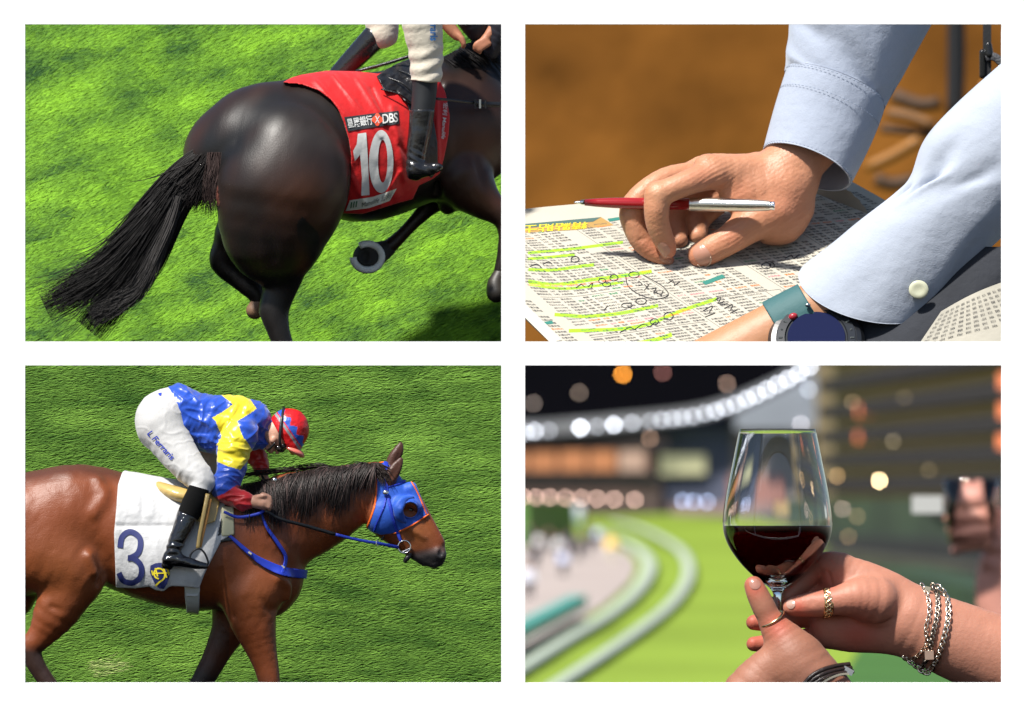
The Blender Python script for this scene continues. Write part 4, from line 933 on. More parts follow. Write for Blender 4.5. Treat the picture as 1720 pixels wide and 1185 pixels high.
    T = Body(pan); T.chain([(860, 30, 160, 40), (838, 62, 158, 22), (826, 86, 160, 14)], k=6); T.chain([(770, -10, 150, 30), (792, 30, 156, 26), (800, 52, 158, 18)], k=6); a, g = T.field((735, -8, 100, 905, 120, 215), 2)
    build(pan, a, g, 'sleeve', mat('navy sleeve', (.010, .011, .018), rough=.6, bump=(20, .006)), jk, 1)
    clip_panel([o for o in bpy.data.objects if o not in before], x1=864, y1=597)
panel1()
# ================================================================ lower right: wine glass raised over the floodlit track
def panel4():
    GH = 4.0
    def ray(px, py, Y): return np.array([(px-860)*K/F*Y, Y, (592.5-py)*K/F*Y])
    def gp(px, py, h=0.0):
        d = (592.5-py)*K/F; Y = (-GH+h)/d; return np.array([(px-860)*K/F*Y, Y, -GH+h])
    def emat(n, c, e): return mat(n, c, rough=.5, emit=c, estr=e)
    def boxw(name, P, Q, h, t, m, parent=None, **kw):
        "beam from world point P to Q, h high, t deep"
        P, Q = np.array(P, float), np.array(Q, float); d = Q-P; d /= np.linalg.norm(d); n = np.cross(d, [0, 0, 1]); n /= np.linalg.norm(n); up = np.array([0, 0, 1.])
        V = [p+a*n*t/2+b*up*h/2 for p in (P, Q) for a in (-1, 1) for b in (-1, 1)]
        return make_mesh(name, np.array(V), [(0, 1, 3, 2), (4, 6, 7, 5), (0, 4, 5, 1), (2, 3, 7, 6), (0, 2, 6, 4), (1, 5, 7, 3)], m, parent, smooth=False, **kw)
    # ---- ground sheets
    m_turf = mat('floodlit turf', (.165, .235, .032), rough=.95, spec=.05, var=.2, vscale=.12, bump=(3, .05))
    def flat(name, poly, dz, m, **kw):
        V = np.array([gp(x, y, dz) for x, y in poly]); return make_mesh(name, V, [tuple(range(len(V)))], m, None, smooth=False, kind='structure', **kw)
    flat('ground', [(-900, 1400), (3200, 1400), (2600, 800), (-300, 800)], -.02, mat('dark ground', (.020, .026, .015), rough=.95, var=.3, vscale=.1))
    flat('turf', [(-300, 1330), (2200, 1330), (1900, 1010), (1460, 905), (1250, 872), (1120, 864), (960, 868), (860, 872), (740, 880), (-300, 890)], .02, m_turf)
    flat('path', [(200, 1260), (700, 1200), (882, 1096), (952, 1054), (1021, 1012), (1058, 978), (1070, 952), (1060, 932), (1010, 905), (880, 900), (200, 900)], .05, mat('pale concrete path', (.33, .275, .25), rough=.9, var=.12, vscale=.2))
    flat('dark_turf_strip', [(1380, 1200), (1900, 1200), (1700, 1040), (1500, 990)], .04, mat('dark turf', (.03, .10, .008), rough=.95, var=.2, vscale=.2))  # strip of darker green turf over the brighter sheet
    m_rail = mat('white rail', (.40, .45, .35), rough=.5)
    def rail(name, pts, r, post, label):
        root = empty(name, gp(*pts[0][:2]), label, 'rail', 'white running rails round the bend')
        P = catmull(np.array([gp(x, y, .10) for x, y in pts]), 6)
        V, Fc = tube_arr(P, r, 6, False, .3); make_mesh('top_rail', V, Fc, m_rail, root)
        for p in P[::post]:
            V, Fc = tube_arr(np.array([p, p-np.array([0, 0, .10])]), .04, 6); make_mesh('post', V, Fc, m_rail, root)
    rail('running_rail', [(760, 1262), (900, 1172), (1000, 1108), (1068, 1062), (1122, 1020), (1150, 985), (1158, 955), (1146, 927), (1110, 903), (1070, 886), (1030, 876)], .11, 8, 'white inner running rail curving across the turf')
    rail('running_rail', [(720, 1215), (860, 1132), (950, 1076), (1020, 1034), (1066, 997), (1090, 963), (1088, 938), (1060, 915), (1010, 898)], .13, 8, 'white outer running rail beside the pale path')
    sh_ = lambda n, c: mat(n, c, rough=.8)
    # ---- small things on the apron at the left
    P0 = lambda px, py, Y: Panel(px, py, Y)
    b = boxw('barrier_board', gp(800, 1098, .3), gp(972, 1010, .3), .17, .25, mat('teal board', (.06, .26, .22), rough=.6), label='teal advertising board low beside the pale path', cat='board')
    boxw('barrier_board', gp(870, 880, .5), gp(950, 880, .4), .9, .4, mat('green board', (.09, .20, .04), rough=.7), label='green board beyond the spectators left of the track', cat='board')
    def spect(px, py, hpx, c1, c2, label):
        base = gp(px, py); Y = base[1]; pn = Panel(px, py, Y); root = empty('person', base, label, 'person', 'spectators on the apron')
        s = hpx/170.
        b = Body(pn); b.chain([(px, py-140*s, 0, 11*s), (px, py-128*s, 0, 7*s), (px, py-115*s, 0, 15*s), (px, py-85*s, 0, 17*s)], k=6*s); 
        for q in (-1, 1):
            b.chain([(px+q*8*s, py-88*s, 0, 11*s), (px+q*10*s, py-45*s, q*4*s, 8*s), (px+q*11*s, py-4*s, 0, 6*s)], k=5*s); b.chain([(px+q*17*s, py-120*s, 0, 7*s), (px+q*25*s, py-95*s, 0, 6*s), (px+q*22*s, py-72*s, -6*s, 5*s)], k=4*s)
        a, g = b.field((px-32*s, py-158*s, -26*s, px+32*s, py+6*s, 26*s), max(1.2, 4*s))
        m = mat('clothes', vcol=True, rough=.8)
        build(pn, a, g, 'body', m, root, 1, lambda V, N: np.where((V[:, 1] < py-128*s)[:, None], np.array([.35, .2, .14]), np.where((V[:, 1] < py-82*s)[:, None], np.array(c1), np.array(c2))))
    rr = np.random.RandomState(9)
    cols = [((.03, .03, .04), 'dark coat'), ((.65, .66, .75), 'pale blue shirt'), ((.02, .02, .03), 'black jacket'), ((.7, .7, .7), 'white shirt'), ((.05, .05, .09), 'navy coat'), ((.55, .6, .8), 'light blue shirt'), ((.08, .05, .04), 'brown jacket'), ((.02, .02, .02), 'black coat')]
    spots = [(890, 925, 46), (905, 938, 48), (922, 930, 46), (938, 944, 50), (955, 936, 48), (972, 946, 50), (990, 934, 46), (1004, 922, 44), (898, 960, 54), (946, 972, 56), (888, 1010, 70), (916, 905, 40), (950, 908, 40), (985, 908, 40)]
    wh = ['at the left edge', 'second from the left edge', 'in the thick of the crowd', 'before the crowd', 'near the middle of the apron', 'in front of the middle group', 'right of the middle group', 'rightmost in the dark group', 'standing forward at left', 'standing forward near the path', 'nearest of all at the left edge', 'at the back on the left', 'at the back in the middle', 'at the back on the right']
    for i, (x, y, h) in enumerate(spots):
        c, n = cols[(i*3) % 8] if i not in (3, 9, 10) else cols[(3, 5, 1)[(3, 9, 10).index(i)]]
        spect(x, y, h, c, tuple(np.array([.02, .02, .03])), 'blurred spectator in a %s %s' % (n, wh[i]))
    spect(1027, 950, 62, (.85, .55, .10), (.6, .55, .45), 'blurred spectator in a yellow top at the edge of the path')
    spect(972, 882, 44, (.75, .78, .9), (.5, .6, .8), 'blurred tall figure in white before the far turf')
    # ---- far stand, left
    YS = 235.
    m_dk = mat('night dark roof', (.0035, .0035, .005), rough=1, spec=0); m_br = mat('brown stand front', (.085, .060, .050), rough=.9, var=.3, vscale=.25); m_gy = mat('grey fascia', (.16, .16, .17), rough=.8)
    pn = Panel(1100, 800, YS)
    def pb(name, x0, y0, x1, y1, z0, z1, m, parent=None, **kw):
        V = np.array([(x, y, z) for x in (x0, x1) for y in (y0, y1) for z in (z0, z1)], float)
        return make_mesh(name, pn.wp(V), [(0, 1, 3, 2), (4, 6, 7, 5), (0, 4, 5, 1), (2, 3, 7, 6), (0, 2, 6, 4), (1, 5, 7, 3)], m, parent, smooth=False, **kw)
    ps_ = Panel(1282, 700, 330.); make_mesh('sky', ps_.w(np.array([(-3000, 880, 0), (5000, 880, 0), (5000, 200, 0), (-3000, 200, 0)], float)), [(0, 1, 2, 3)], mat('night sky', (.004, .005, .009), rough=1, spec=0), None, smooth=False, kind='structure')
    gs = empty('grandstand', pn.w([1000, 905, 0]), 'far grandstand with orange lit windows and a row of white floodlights', 'grandstand')
    pb('lower_tier', -400, 806, 1110, 872, 0, 30, m_br, gs); pb('balcony', -400, 797, 1100, 808, -8, 20, mat('dark balcony', (.02, .022, .02), rough=.9), gs)
    pb('upper_wall', -400, 722, 1120, 752, 4, 30, mat('dark brown wall', (.045, .035, .035), rough=.9, var=.3, vscale=.3), gs)
    m_ol = emat('orange lit window', (.30, .12, .05), .42); m_ol2 = emat('pale lit window', (.30, .2, .15), .35)
    for i in range(25): pb('window', -160+i*50, 757, -116+i*50, 792, 6, 10, m_ol if i < 24 else m_ol2, gs)
    pb('window_band', -400, 752, 1095, 797, 10, 30, mat('window surround', (.10, .05, .035), rough=.9), gs)
    pb('corner_block', 1105, 716, 1300, 862, 40, 60, mat('blue grey wall', (.075, .085, .125), rough=.9, var=.3, vscale=.3), gs)
    pb('side_block', 1230, 690, 1470, 890, 38, 60, mat('grey brown wall', (.20, .17, .15), rough=.9, var=.45, vscale=.22, var2=(.24, .27, .34)), gs)  # paler wall tone and blue mottling stand in for floodlight haze
    pb('crowd_band', 1080, 846, 1290, 876, 20, 30, mat('pinkish terrace', (.22, .15, .13), rough=.9, var=.3, vscale=.5), gs)
    pb('crowd_band', 1225, 800, 1330, 850, 30, 40, mat('reddish terrace', (.26, .12, .09), rough=.9, var=.3, vscale=.5), gs)
    pb('crowd_band', 1270, 846, 1400, 884, 30, 40, mat('ochre terrace', (.50, .36, .14), rough=.9, var=.3, vscale=.5), gs)
    pb('crowd_band', 1180, 880, 1330, 896, 24, 34, mat('pale terrace', (.35, .25, .22), rough=.9), gs)
    scr = pb('screen', 1108, 764, 1185, 797, 26, 32, emat('lit screen', (.30, .29, .17), .5), None, label='pale yellow lit screen on the far blue grey wall', cat='screen')
    # canopy with floodlights
    cp = [(-400, 745), (300, 738), (700, 728), (882, 722), (975, 716), (1030, 711), (1150, 699), (1215, 684), (1280, 658), (1340, 627), (1400, 590), (1470, 548)]
    C = catmull(np.array([list(p)+[0] for p in cp], float), 6)
    V = []
    for p in C:
        for dy, dz in ((-13, -10), (10, -10), (10, 40), (-13, 40)): V.append((p[0], p[1]+dy, dz))
    Fc = [(i*4+j, i*4+(j+1) % 4, i*4+4+(j+1) % 4, i*4+4+j) for i in range(len(C)-1) for j in range(4)]
    make_mesh('canopy_edge', pn.wp(np.array(V, float)), Fc, m_gy, gs, smooth=False)
    fl = [(880, 6, 26), (897, 18, 40), (920, 7, 20), (975, 45, 62), (1000, 7, 20), (1031, 38, 56), (1062, 10, 30), (1092, 7, 20)]
    def lamp(px, py, z, r, e, col, label, cat='floodlight', group=None):
        b = Body(pn); b.ell((px, py, z), (r, r, r*.6), 0, 1); P = pn.wp([px, py, z]); n = 10
        th = np.linspace(0, 2*math.pi, n+1)[:-1]; V = [(px, py, z-r*.6)]+[(px+r*math.cos(t), py+r*math.sin(t), z) for t in th]+[(px+r*.6*math.cos(t), py+r*.6*math.sin(t), z+r*1.2) for t in th]
        F2 = [(0, i+1, (i+1) % n+1) for i in range(n)]+[(i+1, n+i+1, n+(i+1) % n+1, (i+1) % n+1) for i in range(n)]+[tuple(range(n+1, 2*n+1))]
        return make_mesh('floodlight' if cat == 'floodlight' else 'lamp', pn.wp(np.array(V, float)), F2, emat('lamp glow', col, e), None, smooth=False, label=label, cat=cat, group=group)
    g1 = 'white floodlights under the canopy edge'
    places = [(882, 724, 9, 'at the left edge'), (898, 722, 16, 'second from the left edge'), (922, 721, 5, 'dim, left of the brightest'), (975, 716, 34, 'brightest, on the left part'), (1003, 714, 5, 'dim, between the two bright ones'), (1031, 711, 26, 'second brightest'), (1062, 708, 9, 'medium, right of the bright pair'), (1092, 705, 5, 'dim, before the dense run'),
              (1112, 703, 8, 'first of the dense run'), (1130, 701, 8, 'second of the dense run'), (1146, 699, 9, 'third of the dense run'), (1164, 697, 9, 'fourth of the dense run'), (1184, 692, 9, 'fifth, where the canopy bends'), (1202, 688, 13, 'bright one at the bend'), (1218, 682, 11, 'just past the bend'), (1236, 676, 12, 'seventh from the top right'), (1254, 668, 16, 'above left of the wine glass'), (1270, 661, 14, 'right above the rim of the wine glass'),
              (1288, 652, 18, 'over the glass where the canopy climbs'), (1306, 643, 18, 'fourth from the top'), (1324, 634, 20, 'third from the top'), (1342, 624, 20, 'second from the top'), (1360, 613, 20, 'highest, cut by the top edge')]
    for x, y, e, t in places: lamp(x, y+3, -16, 3.2, e*.42, (.86, .90, 1.0), 'white floodlight on the canopy edge, %s' % t, group=g1)
    low = [(878, 835), (900, 836), (924, 836), (950, 837), (976, 837), (1003, 838), (1032, 839), (1066, 840)]
    for i, (x, y) in enumerate(low): lamp(x, y, -14, 2.6, 8, (.95, .62, .50), 'round pinkish lamp on the lower tier, %s from the left' % ['first', 'second', 'third', 'fourth', 'fifth', 'sixth', 'seventh', 'last'][i], 'lamp', 'pinkish lamps along the lower tier')
    for i, (x, y) in enumerate([(1147, 842), (1165, 843), (1188, 843)]): lamp(x, y, -14, 2.6, 6.5, (.50, .62, .95), 'round bluish lamp left of the wine glass, %s of three' % ['left', 'middle', 'right'][i], 'lamp', 'bluish lamps left of the wine glass')
    for (x, y, e, c, t) in [(1046, 629, 16, (1, .36, .04), 'bright orange lamp high in the black roof'), (1113, 626, 1.6, (1, .4, .35), 'dim reddish lamp in the black roof right of the orange one'), (1221, 645, 2.2, (1, .65, .5), 'dim brownish lamp in the roof before the canopy climbs'), (896, 678, 1.2, (1, .8, .7), 'faint lamp in the roof at the far left'),
                        (973, 660, 1.2, (1, .75, .6), 'faint lamp in the roof above the brightest floodlight'), (1477, 808, 40, (1, .70, .36), 'bright yellow lamp on the right stand'), (1406, 800, 5, (1, .6, .25), 'dull amber lamp just right of the glass'), (1358, 655, 3, (.8, .86, 1), 'pale lamp in the haze above the glass'), (1092, 737, 2, (1, .6, .4), 'faint brown lamp below the canopy'), (1345, 713, 4, (.9, .85, .9), 'pale lamp behind the rim of the wine glass'), (1415, 855, 4, (1, .7, .6), 'dull pink lamp beside the glass at wine level')]:
        lamp(x, y, -30 if x < 1380 else -3300, 3.0*(1 if x < 1380 else .8), e, c, t, 'lamp')
    rp = [(-400, 360), (-400, 738), (500, 728), (882, 718), (975, 711), (1030, 706), (1150, 694), (1215, 680), (1280, 652), (1340, 620), (1400, 584), (1440, 360)]
    nrp = len(rp); make_mesh('roof_underside', pn.wp(np.array([(x, y, z) for z in (60, 90) for x, y in rp], float)), [tuple(range(nrp)), tuple(range(2*nrp-1, nrp-1, -1))]+[(i, (i+1) % nrp, nrp+(i+1) % nrp, nrp+i) for i in range(nrp)], m_dk, gs, smooth=False)
    # added pale panel below the canopy edge: floodlight haze painted into its colour
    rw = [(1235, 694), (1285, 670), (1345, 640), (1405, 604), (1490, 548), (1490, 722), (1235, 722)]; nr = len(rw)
    make_mesh('painted_haze', pn.wp(np.array([(x, y, z) for z in (-20, -8) for x, y in rw], float)), [tuple(range(nr)), tuple(range(2*nr-1, nr-1, -1))]+[(i, (i+1) % nr, nr+(i+1) % nr, nr+i) for i in range(nr)], mat('pale blue grey cladding', (.24, .26, .30), rough=.9, var=.35, vscale=.12), gs, smooth=False)
    # ---- right stand: floors rising towards the viewer
    rs = empty('grandstand', ray(1600, 1000, 170), 'tall tiered stand on the right with dark and olive lit floors', 'grandstand')
    m_fl = mat('dark floor edge', (.045, .042, .044), rough=1, spec=0); m_ol = mat('olive lit floor', (.125, .108, .058), rough=.9, emit=(.30, .24, .09), estr=.14)  # floor colours lightened to stand in for haze over the stand
    YL, YR = 225., 150.; L0, R0 = 1425, 1800
    ys = [(600, 520), (650, 585), (694, 648), (735, 706), (775, 758), (815, 806), (850, 850)]
    for i, (a, b) in enumerate(ys):
        boxw('floor_slab', ray(L0, a, YL), ray(R0, b, YR), .2+.13, 1.4, m_fl, rs)
        if i < len(ys)-1:
            a2, b2 = (a+ys[i+1][0])/2+2, (b+ys[i+1][1])/2+2; boxw('lit_floor', ray(L0-14, a2, YL+1.5), ray(R0, b2, YR+1.5), (ys[i+1][0]-a)*.60*K*5, .4, m_ol, rs)
    boxw('end_wall', ray(1390, 720, 228), ray(1450, 720, 226), 5.2, .6, mat('ochre end wall', (.20, .15, .08), rough=.9, var=.3, vscale=.3), rs)
    for (x, y, w_) in ((1452, 690, 1), (1450, 735, .8), (1690, 640, 1), (1690, 690, 1), (1688, 742, .9)):
        boxw('red_sign', ray(x-12, y, 150 if x > 1600 else 205), ray(x+12, y, 150 if x > 1600 else 205), .25*w_, .3, emat('red orange sign', (.75, .20, .08), .4), rs)
    boxw('lower_bank', ray(1380, 880, 215), ray(1850, 890, 150), 1.1, 1, mat('green hoarding', (.022, .040, .018), rough=.9, var=.4, vscale=.4), rs)
    boxw('lower_bank', ray(1380, 925, 205), ray(1850, 960, 140), .7, 1, mat('dark bank', (.008, .009, .008), rough=.9, var=.4, vscale=.4), rs)
    boxw('lower_bank', ray(1380, 965, 195), ray(1850, 1040, 130), 1.1, 1, mat('brown green bank', (.030, .028, .018), rough=.9, var=.5, vscale=.4), rs)
    boxw('lower_bank', ray(1500, 1000, 150), ray(1850, 1080, 120), .9, 1, mat('deep green bank', (.012, .032, .010), rough=.9, var=.4, vscale=.4), rs)
    rb_ = np.random.RandomState(4)
    for i, (x, y, e, c) in enumerate([(1432, 676, 2.2, (1, .7, .4)), (1520, 668, 1.6, (1, .75, .4)), (1585, 706, 1.8, (1, .7, .35)), (1500, 742, 2.0, (1, .8, .5)), (1560, 790, 2.2, (1, .75, .4)), (1440, 868, 2.4, (1, .7, .35)), (1425, 902, 2.6, (1, .65, .3)), (1640, 660, 2.0, (1, .5, .25)), (1655, 790, 1.6, (1, .7, .4))]):
        lamp(x, y, -3300, 2.6, e*.5, c, 'dim warm lamp on the right stand, %s' % ['left end of an upper floor', 'middle of an upper floor', 'above the far tumbler', 'below the second dark band', 'just left of the far tumbler', 'right beside the glass below wine level', 'just above the ringed hand', 'near the top right', 'behind the far tumbler'][i], 'lamp')
    # ---- second drinker far behind on the right, out of focus
    pf = Panel(1640, 900, 70.)
    m_sk2 = mat('skin red blurred', (.45, .20, .15), rough=.5)
    per2 = empty('person', pf.w([1690, 1060, 0]), 'blurred second drinker at the right edge gripping a clear tumbler', 'person')
    b = Body(pf)
    for i in range(4): b.chain([(1712, 868+i*17, 8, 11), (1660, 862+i*18, -18, 9.5), (1605+i*4, 866+i*18, -12, 8.5), (1592+i*4, 872+i*18, 0, 8)], k=2)
    b.chain([(1720, 880, 15, 34), (1690, 930, 20, 40), (1675, 990, 20, 38), (1690, 1060, 20, 42)], k=12); b.chain([(1700, 960, 0, 18), (1660, 945, -10, 12)], k=5)
    a, g = b.field((1560, 830, -60, 1780, 1110, 80), 3.5); build(pf, a, g, 'body', m_sk2, per2, 1)
    def lathe(pan, name, ax_x, prof, material, parent=None, seg=48, z0=0, close=False, **kw):
        th = np.linspace(0, 2*math.pi, seg+1)[:-1]; V = []; Fc = []
        for r_, y_ in prof: V += [(ax_x+r_*math.cos(t), y_, z0+r_*math.sin(t)) for t in th]
        n = len(prof)
        for i in range(n-1 if not close else n):
            for j in range(seg): a0, b0 = i*seg+j, i*seg+(j+1) % seg; c0, d0 = ((i+1) % n)*seg+(j+1) % seg, ((i+1) % n)*seg+j; Fc.append((a0, b0, c0, d0))
        return recalc(make_mesh(name, pan.w(np.array(V, float)), Fc, material, parent, **kw))
    m_gl = mat('clear glass', (1, 1, 1), rough=0.0, trans=1, ior=1.45, spec=.5)
    lathe(pf, 'tumbler', 1632, [(48, 806), (47.2, 805.6), (46.6, 806), (37, 908), (.1, 908), (.1, 912), (38, 912)], m_gl, None, 32, -25, True, label='clear tumbler in the blurred hand at the right edge', cat='glass')
    V, Fc = box_geo((1558, 848, -60), (26, 15, 2)); make_mesh('card', pf.w(V), Fc, mat('white card', (.40, .40, .38), rough=.8), None, smooth=False, label='small white card beside the blurred tumbler', cat='card')
    # ================= the glass
    pan = Panel(1282, 880, F-0.25)
    gx = 1306
    out = [(64.6, 722.3), (70, 748), (76, 778), (83, 812), (88.5, 842), (91.5, 866), (92, 882), (90, 898), (84, 914), (74, 931), (60, 949), (44, 965), (28, 978), (16, 986), (9, 994), (6.5, 1006), (5.5, 1030), (5.5, 1090), (7, 1110)]
    O = catmull(np.array([(r_, y_, 0) for r_, y_ in out], float), 4)[:, :2]
    inn = [(r_-.9, y_) for r_, y_ in O if y_ < 968]; inn = inn+[(34, 970), (16, 977), (6, 980.5), (.05, 981.5)]
    glass = empty('wine_glass', pan.w([gx, 1110, 0]), 'large thin wine glass half full of red wine held up by two hands', 'wine glass')
    prof = [(.05, 1110)]+[tuple(p) for p in O[::-1]]+[(64.5, 721.6), (64.2, 721.2), (63.9, 721.6)]+inn
    lathe(pan, 'bowl', gx, prof, m_gl, glass, 96, 0)
    rim = [(64.3+.7*math.cos(q)-.4, 721.5+.7*math.sin(q)) for q in np.linspace(0, 6.28, 9)[:-1]]
    wl = 884
    wi = [(r_-.4, y_) for r_, y_ in inn if y_ > wl]; r0 = np.interp(wl, [p[1] for p in inn[:-4]], [p[0] for p in inn[:-4]])-.4
    m_wine = mat('red wine', (.30, .002, .008), rough=0.0, trans=1.0, ior=1.34)
    t = m_wine.node_tree; va = t.nodes.new('ShaderNodeVolumeAbsorption'); va.inputs['Color'].default_value = (.75, .03, .03, 1); va.inputs['Density'].default_value = 24
    t.links.new(va.outputs[0], t.nodes['Material Output'].inputs['Volume']); t.nodes['Principled BSDF'].inputs['Base Color'].default_value = (.6, .05, .06, 1)
    lathe(pan, 'wine', gx, [(.05, wl+1.2), (r0-3, wl+1.0), (r0, wl-.6)]+wi, m_wine, None, 96, 0, label='dark red wine filling the lower bowl of the raised glass', cat='wine')
    # ---- hands
    m_skin = mat('skin tanned', vcol=True, rough=.52, spec=.35, sss=.10, bump=[(70, .0014), (20, .002)], sheen=.05)
    def skin(V, N, a=(.37, .16, .105), bcol=(.40, .075, .045), spots=(), pans=()):
        x, y, z = V.T; n = smooth_noise(x, y, z, 4, 3, .06)[:, None]; c = np.array(a)*(1+.08*n)
        for (sx, sy, sr) in spots: w_ = np.exp(-((x-sx)**2+(y-sy)**2)/sr**2)[:, None]; c = c*(1-.75*w_)+np.array(bcol)*.75*w_
        return c
    p1 = empty('person', pan.w([1700, 1130, 10]), 'two bare arms with rings and bracelets holding up the wine glass', 'person')
    R = Body(pan)
    R.chain([(1790, 1150, 30, 78), (1740, 1130, 28, 76), (1650, 1094, 24, 69), (1584, 1067, 20, 64), (1530, 1043, 16, 56)], k=10, fz=.85)
    R.chain([(1530, 1035, 14, 50), (1490, 1006, 16, 46), (1445, 985, 20, 44), (1412, 968, 22, 36)], k=14, fz=.7)
    R.chain([(1525, 1058, 16, 46), (1480, 1054, 18, 44), (1430, 1054, 20, 42), (1398, 1052, 20, 38)], k=14, fz=.7)
    R.chain([(1470, 1010, -8, 42), (1440, 1005, -22, 33), (1410, 1009, -28, 25), (1388, 1013, -27, 23), (1362, 1016, -24, 21), (1338, 1019, -20, 17.5), (1330, 1020, -18, 15)], k=12)   # thumb
    R.chain([(1412, 955, 22, 27), (1388, 951, 28, 24), (1366, 962, 34, 21), (1343, 982, 32, 18), (1324, 1000, 24, 15)], k=5)           # forefinger behind the stem
    R.chain([(1408, 990, 30, 28), (1370, 1005, 44, 21), (1330, 1012, 46, 18), (1290, 1020, 38, 15)], k=4)
    R.chain([(1405, 1045, 24, 27), (1368, 1036, 40, 20), (1322, 1039, 42, 18), (1285, 1044, 34, 16.5), (1266, 1046, 28, 13)], k=4)
    R.chain([(1402, 1068, 20, 22), (1366, 1072, 32, 18), (1322, 1078, 34, 16.5), (1288, 1081, 28, 15), (1266, 1082, 22, 12.5)], k=4)
    for pts in ([(1404, 1040, -18, 2), (1405, 1070, -14, 2.4), (1402, 1092, -4, 2)], [(1398, 1035, -30, 2), (1430, 1045, -26, 3), (1470, 1050, -22, 2.5), (1500, 1040, -28, 2)],
                [(1392, 962, 2, 1.5), (1398, 990, 0, 2.2), (1392, 1004, 0, 1.5)], [(1378, 958, 6, 1.2), (1375, 985, 8, 2)], [(1345, 1003, -42, .8), (1348, 1016, -44, .9)], [(1358, 998, -44, .9), (1361, 1016, -46, 1)], [(1364, 999, -46, .9), (1366, 1014, -47, .9)]):
        R.chain(pts, k=4, sub=True)
    a, g = R.field((1240, 900, -80, 1790, 1240, 110), 2.0); rf = Front(a, g)
    build(pan, a, g, 'body', m_skin, p1, 2, lambda V, N: skin(V, N, spots=((1262, 1046, 20), (1262, 1082, 20), (1340, 1020, 12), (1385, 975, 26), (1440, 1060, 40), (1350, 1050, 30), (1300, 1070, 30))))
    Lh = Body(pan)
    Lh.chain([(1266, 984, -34, 16), (1272, 997, -36, 18.5), (1283, 1020, -38, 20), (1291, 1036, -38, 20), (1304, 1058, -38, 26), (1326, 1088, -40, 38), (1342, 1118, -42, 48)], k=9, fz=.85)
    Lh.chain([(1330, 1110, -42, 46), (1292, 1134, -40, 44), (1268, 1168, -38, 54)], k=12, fz=.75)
    Lh.chain([(1342, 1118, -42, 50), (1372, 1160, -46, 56), (1410, 1230, -50, 62)], k=12, fz=.8)
    for pts in ([(1270, 1010, -57, .8), (1284, 1012, -58, 1), (1296, 1010, -54, .8)], [(1272, 1016, -57, .8), (1286, 1019, -59, 1), (1299, 1015, -55, .8)], [(1256, 990, -49, .9), (1266, 1000, -54, .8), (1278, 993, -53, .9)]): Lh.chain(pts, k=3, sub=True)
    a, g = Lh.field((1190, 955, -120, 1480, 1240, 40), 1.8); lf = Front(a, g)
    build(pan, a, g, 'body', m_skin, p1, 2, lambda V, N: skin(V, N, a=(.26, .11, .068), spots=((1268, 985, 18), (1305, 1050, 22))))  # shade on this hand is put into its darker skin colour
    m_nail = mat('nail', (.34, .16, .12), rough=.25, spec=.5); m_nail2 = mat('pale nail', (.42, .26, .21), rough=.25)
    def nail(cx, cy, rx, ry, ang, zf, m, par):
        q = np.linspace(0, 6.28, 19)[:-1]; c_, s_ = math.cos(math.radians(ang)), math.sin(math.radians(ang)); P = [(cx, cy)]+[(cx+rx*math.cos(t)*c_-ry*math.sin(t)*s_, cy+rx*math.cos(t)*s_+ry*math.sin(t)*c_) for t in q]
        P2, T = subdiv(np.array(P, float), np.array([(0, i+1, (i+1) % 18+1) for i in range(18)]), 4); Z = zf(P2[:, 0], P2[:, 1])-.8
        d = ((P2[:, 0]-cx)**2+(P2[:, 1]-cy)**2)/max(rx, ry)**2; Z = Z-1.2*(1-d)
        make_mesh('fingernail', pan.w(np.column_stack([P2, Z])), T, m, par)
    nail(1268, 981, 10, 9, 20, lf, m_nail, p1); nail(1328, 1015, 7.5, 8, 0, rf, m_nail2, p1)
    m_go = mat('gold ring metal', (.78, .55, .30), rough=.22, metal=1); m_si = mat('silver chain metal', (.80, .70, .58), rough=.22, metal=1)
    # rings
    rg = empty('ring', pan.w([1298, 1034, -50]), 'thin gold band on the upright thumb before the glass stem', 'ring')
    def arc(name, c, rx, rz, tilt, half, m, par, flat=.35, n=40):
        th = np.linspace(0, 2*math.pi, n+1)[:-1]; ct, st_ = math.cos(tilt), math.sin(tilt)
        P = np.array([(c[0]+rx*math.cos(t)*ct+3*math.sin(t)*st_, c[1]+rx*math.cos(t)*st_-6*math.sin(t)*ct, c[2]+rz*math.sin(t)) for t in th])
        V, Fc = tube_arr(P, half, 8, True, 1.0); make_mesh(name, pan.w(V), Fc, m, par)
    arc('band', (1297, 1040, -38), 21.5, 20, -.55, 2.6, m_go, rg)
    rg2 = empty('ring', pan.w([1390, 1012, -40]), 'wide braided gold ring on the lying thumb right of the stem', 'ring')
    for k_, dx in enumerate((-6.5, 6.5)):
        th = np.linspace(0, 2*math.pi, 37)[:-1]; P = np.array([(1389+dx+3.5*math.sin(t)*-1, 1013+23.5*math.cos(t), -27+23.5*math.sin(t)) for t in th]); V, Fc = tube_arr(P, 1.5, 6, True); make_mesh('rim', pan.w(V), Fc, m_go, rg2)
    for ph in (0, math.pi):
        th = np.linspace(0, 2*math.pi, 121)[:-1]; P = np.array([(1389+4.5*math.sin(t*9+ph)-3.5*math.sin(t), 1013+24*math.cos(t), -27+24*math.sin(t)) for t in th]); V, Fc = tube_arr(P, 1.9, 6, True); make_mesh('braid', pan.w(V), Fc, m_go, rg2)
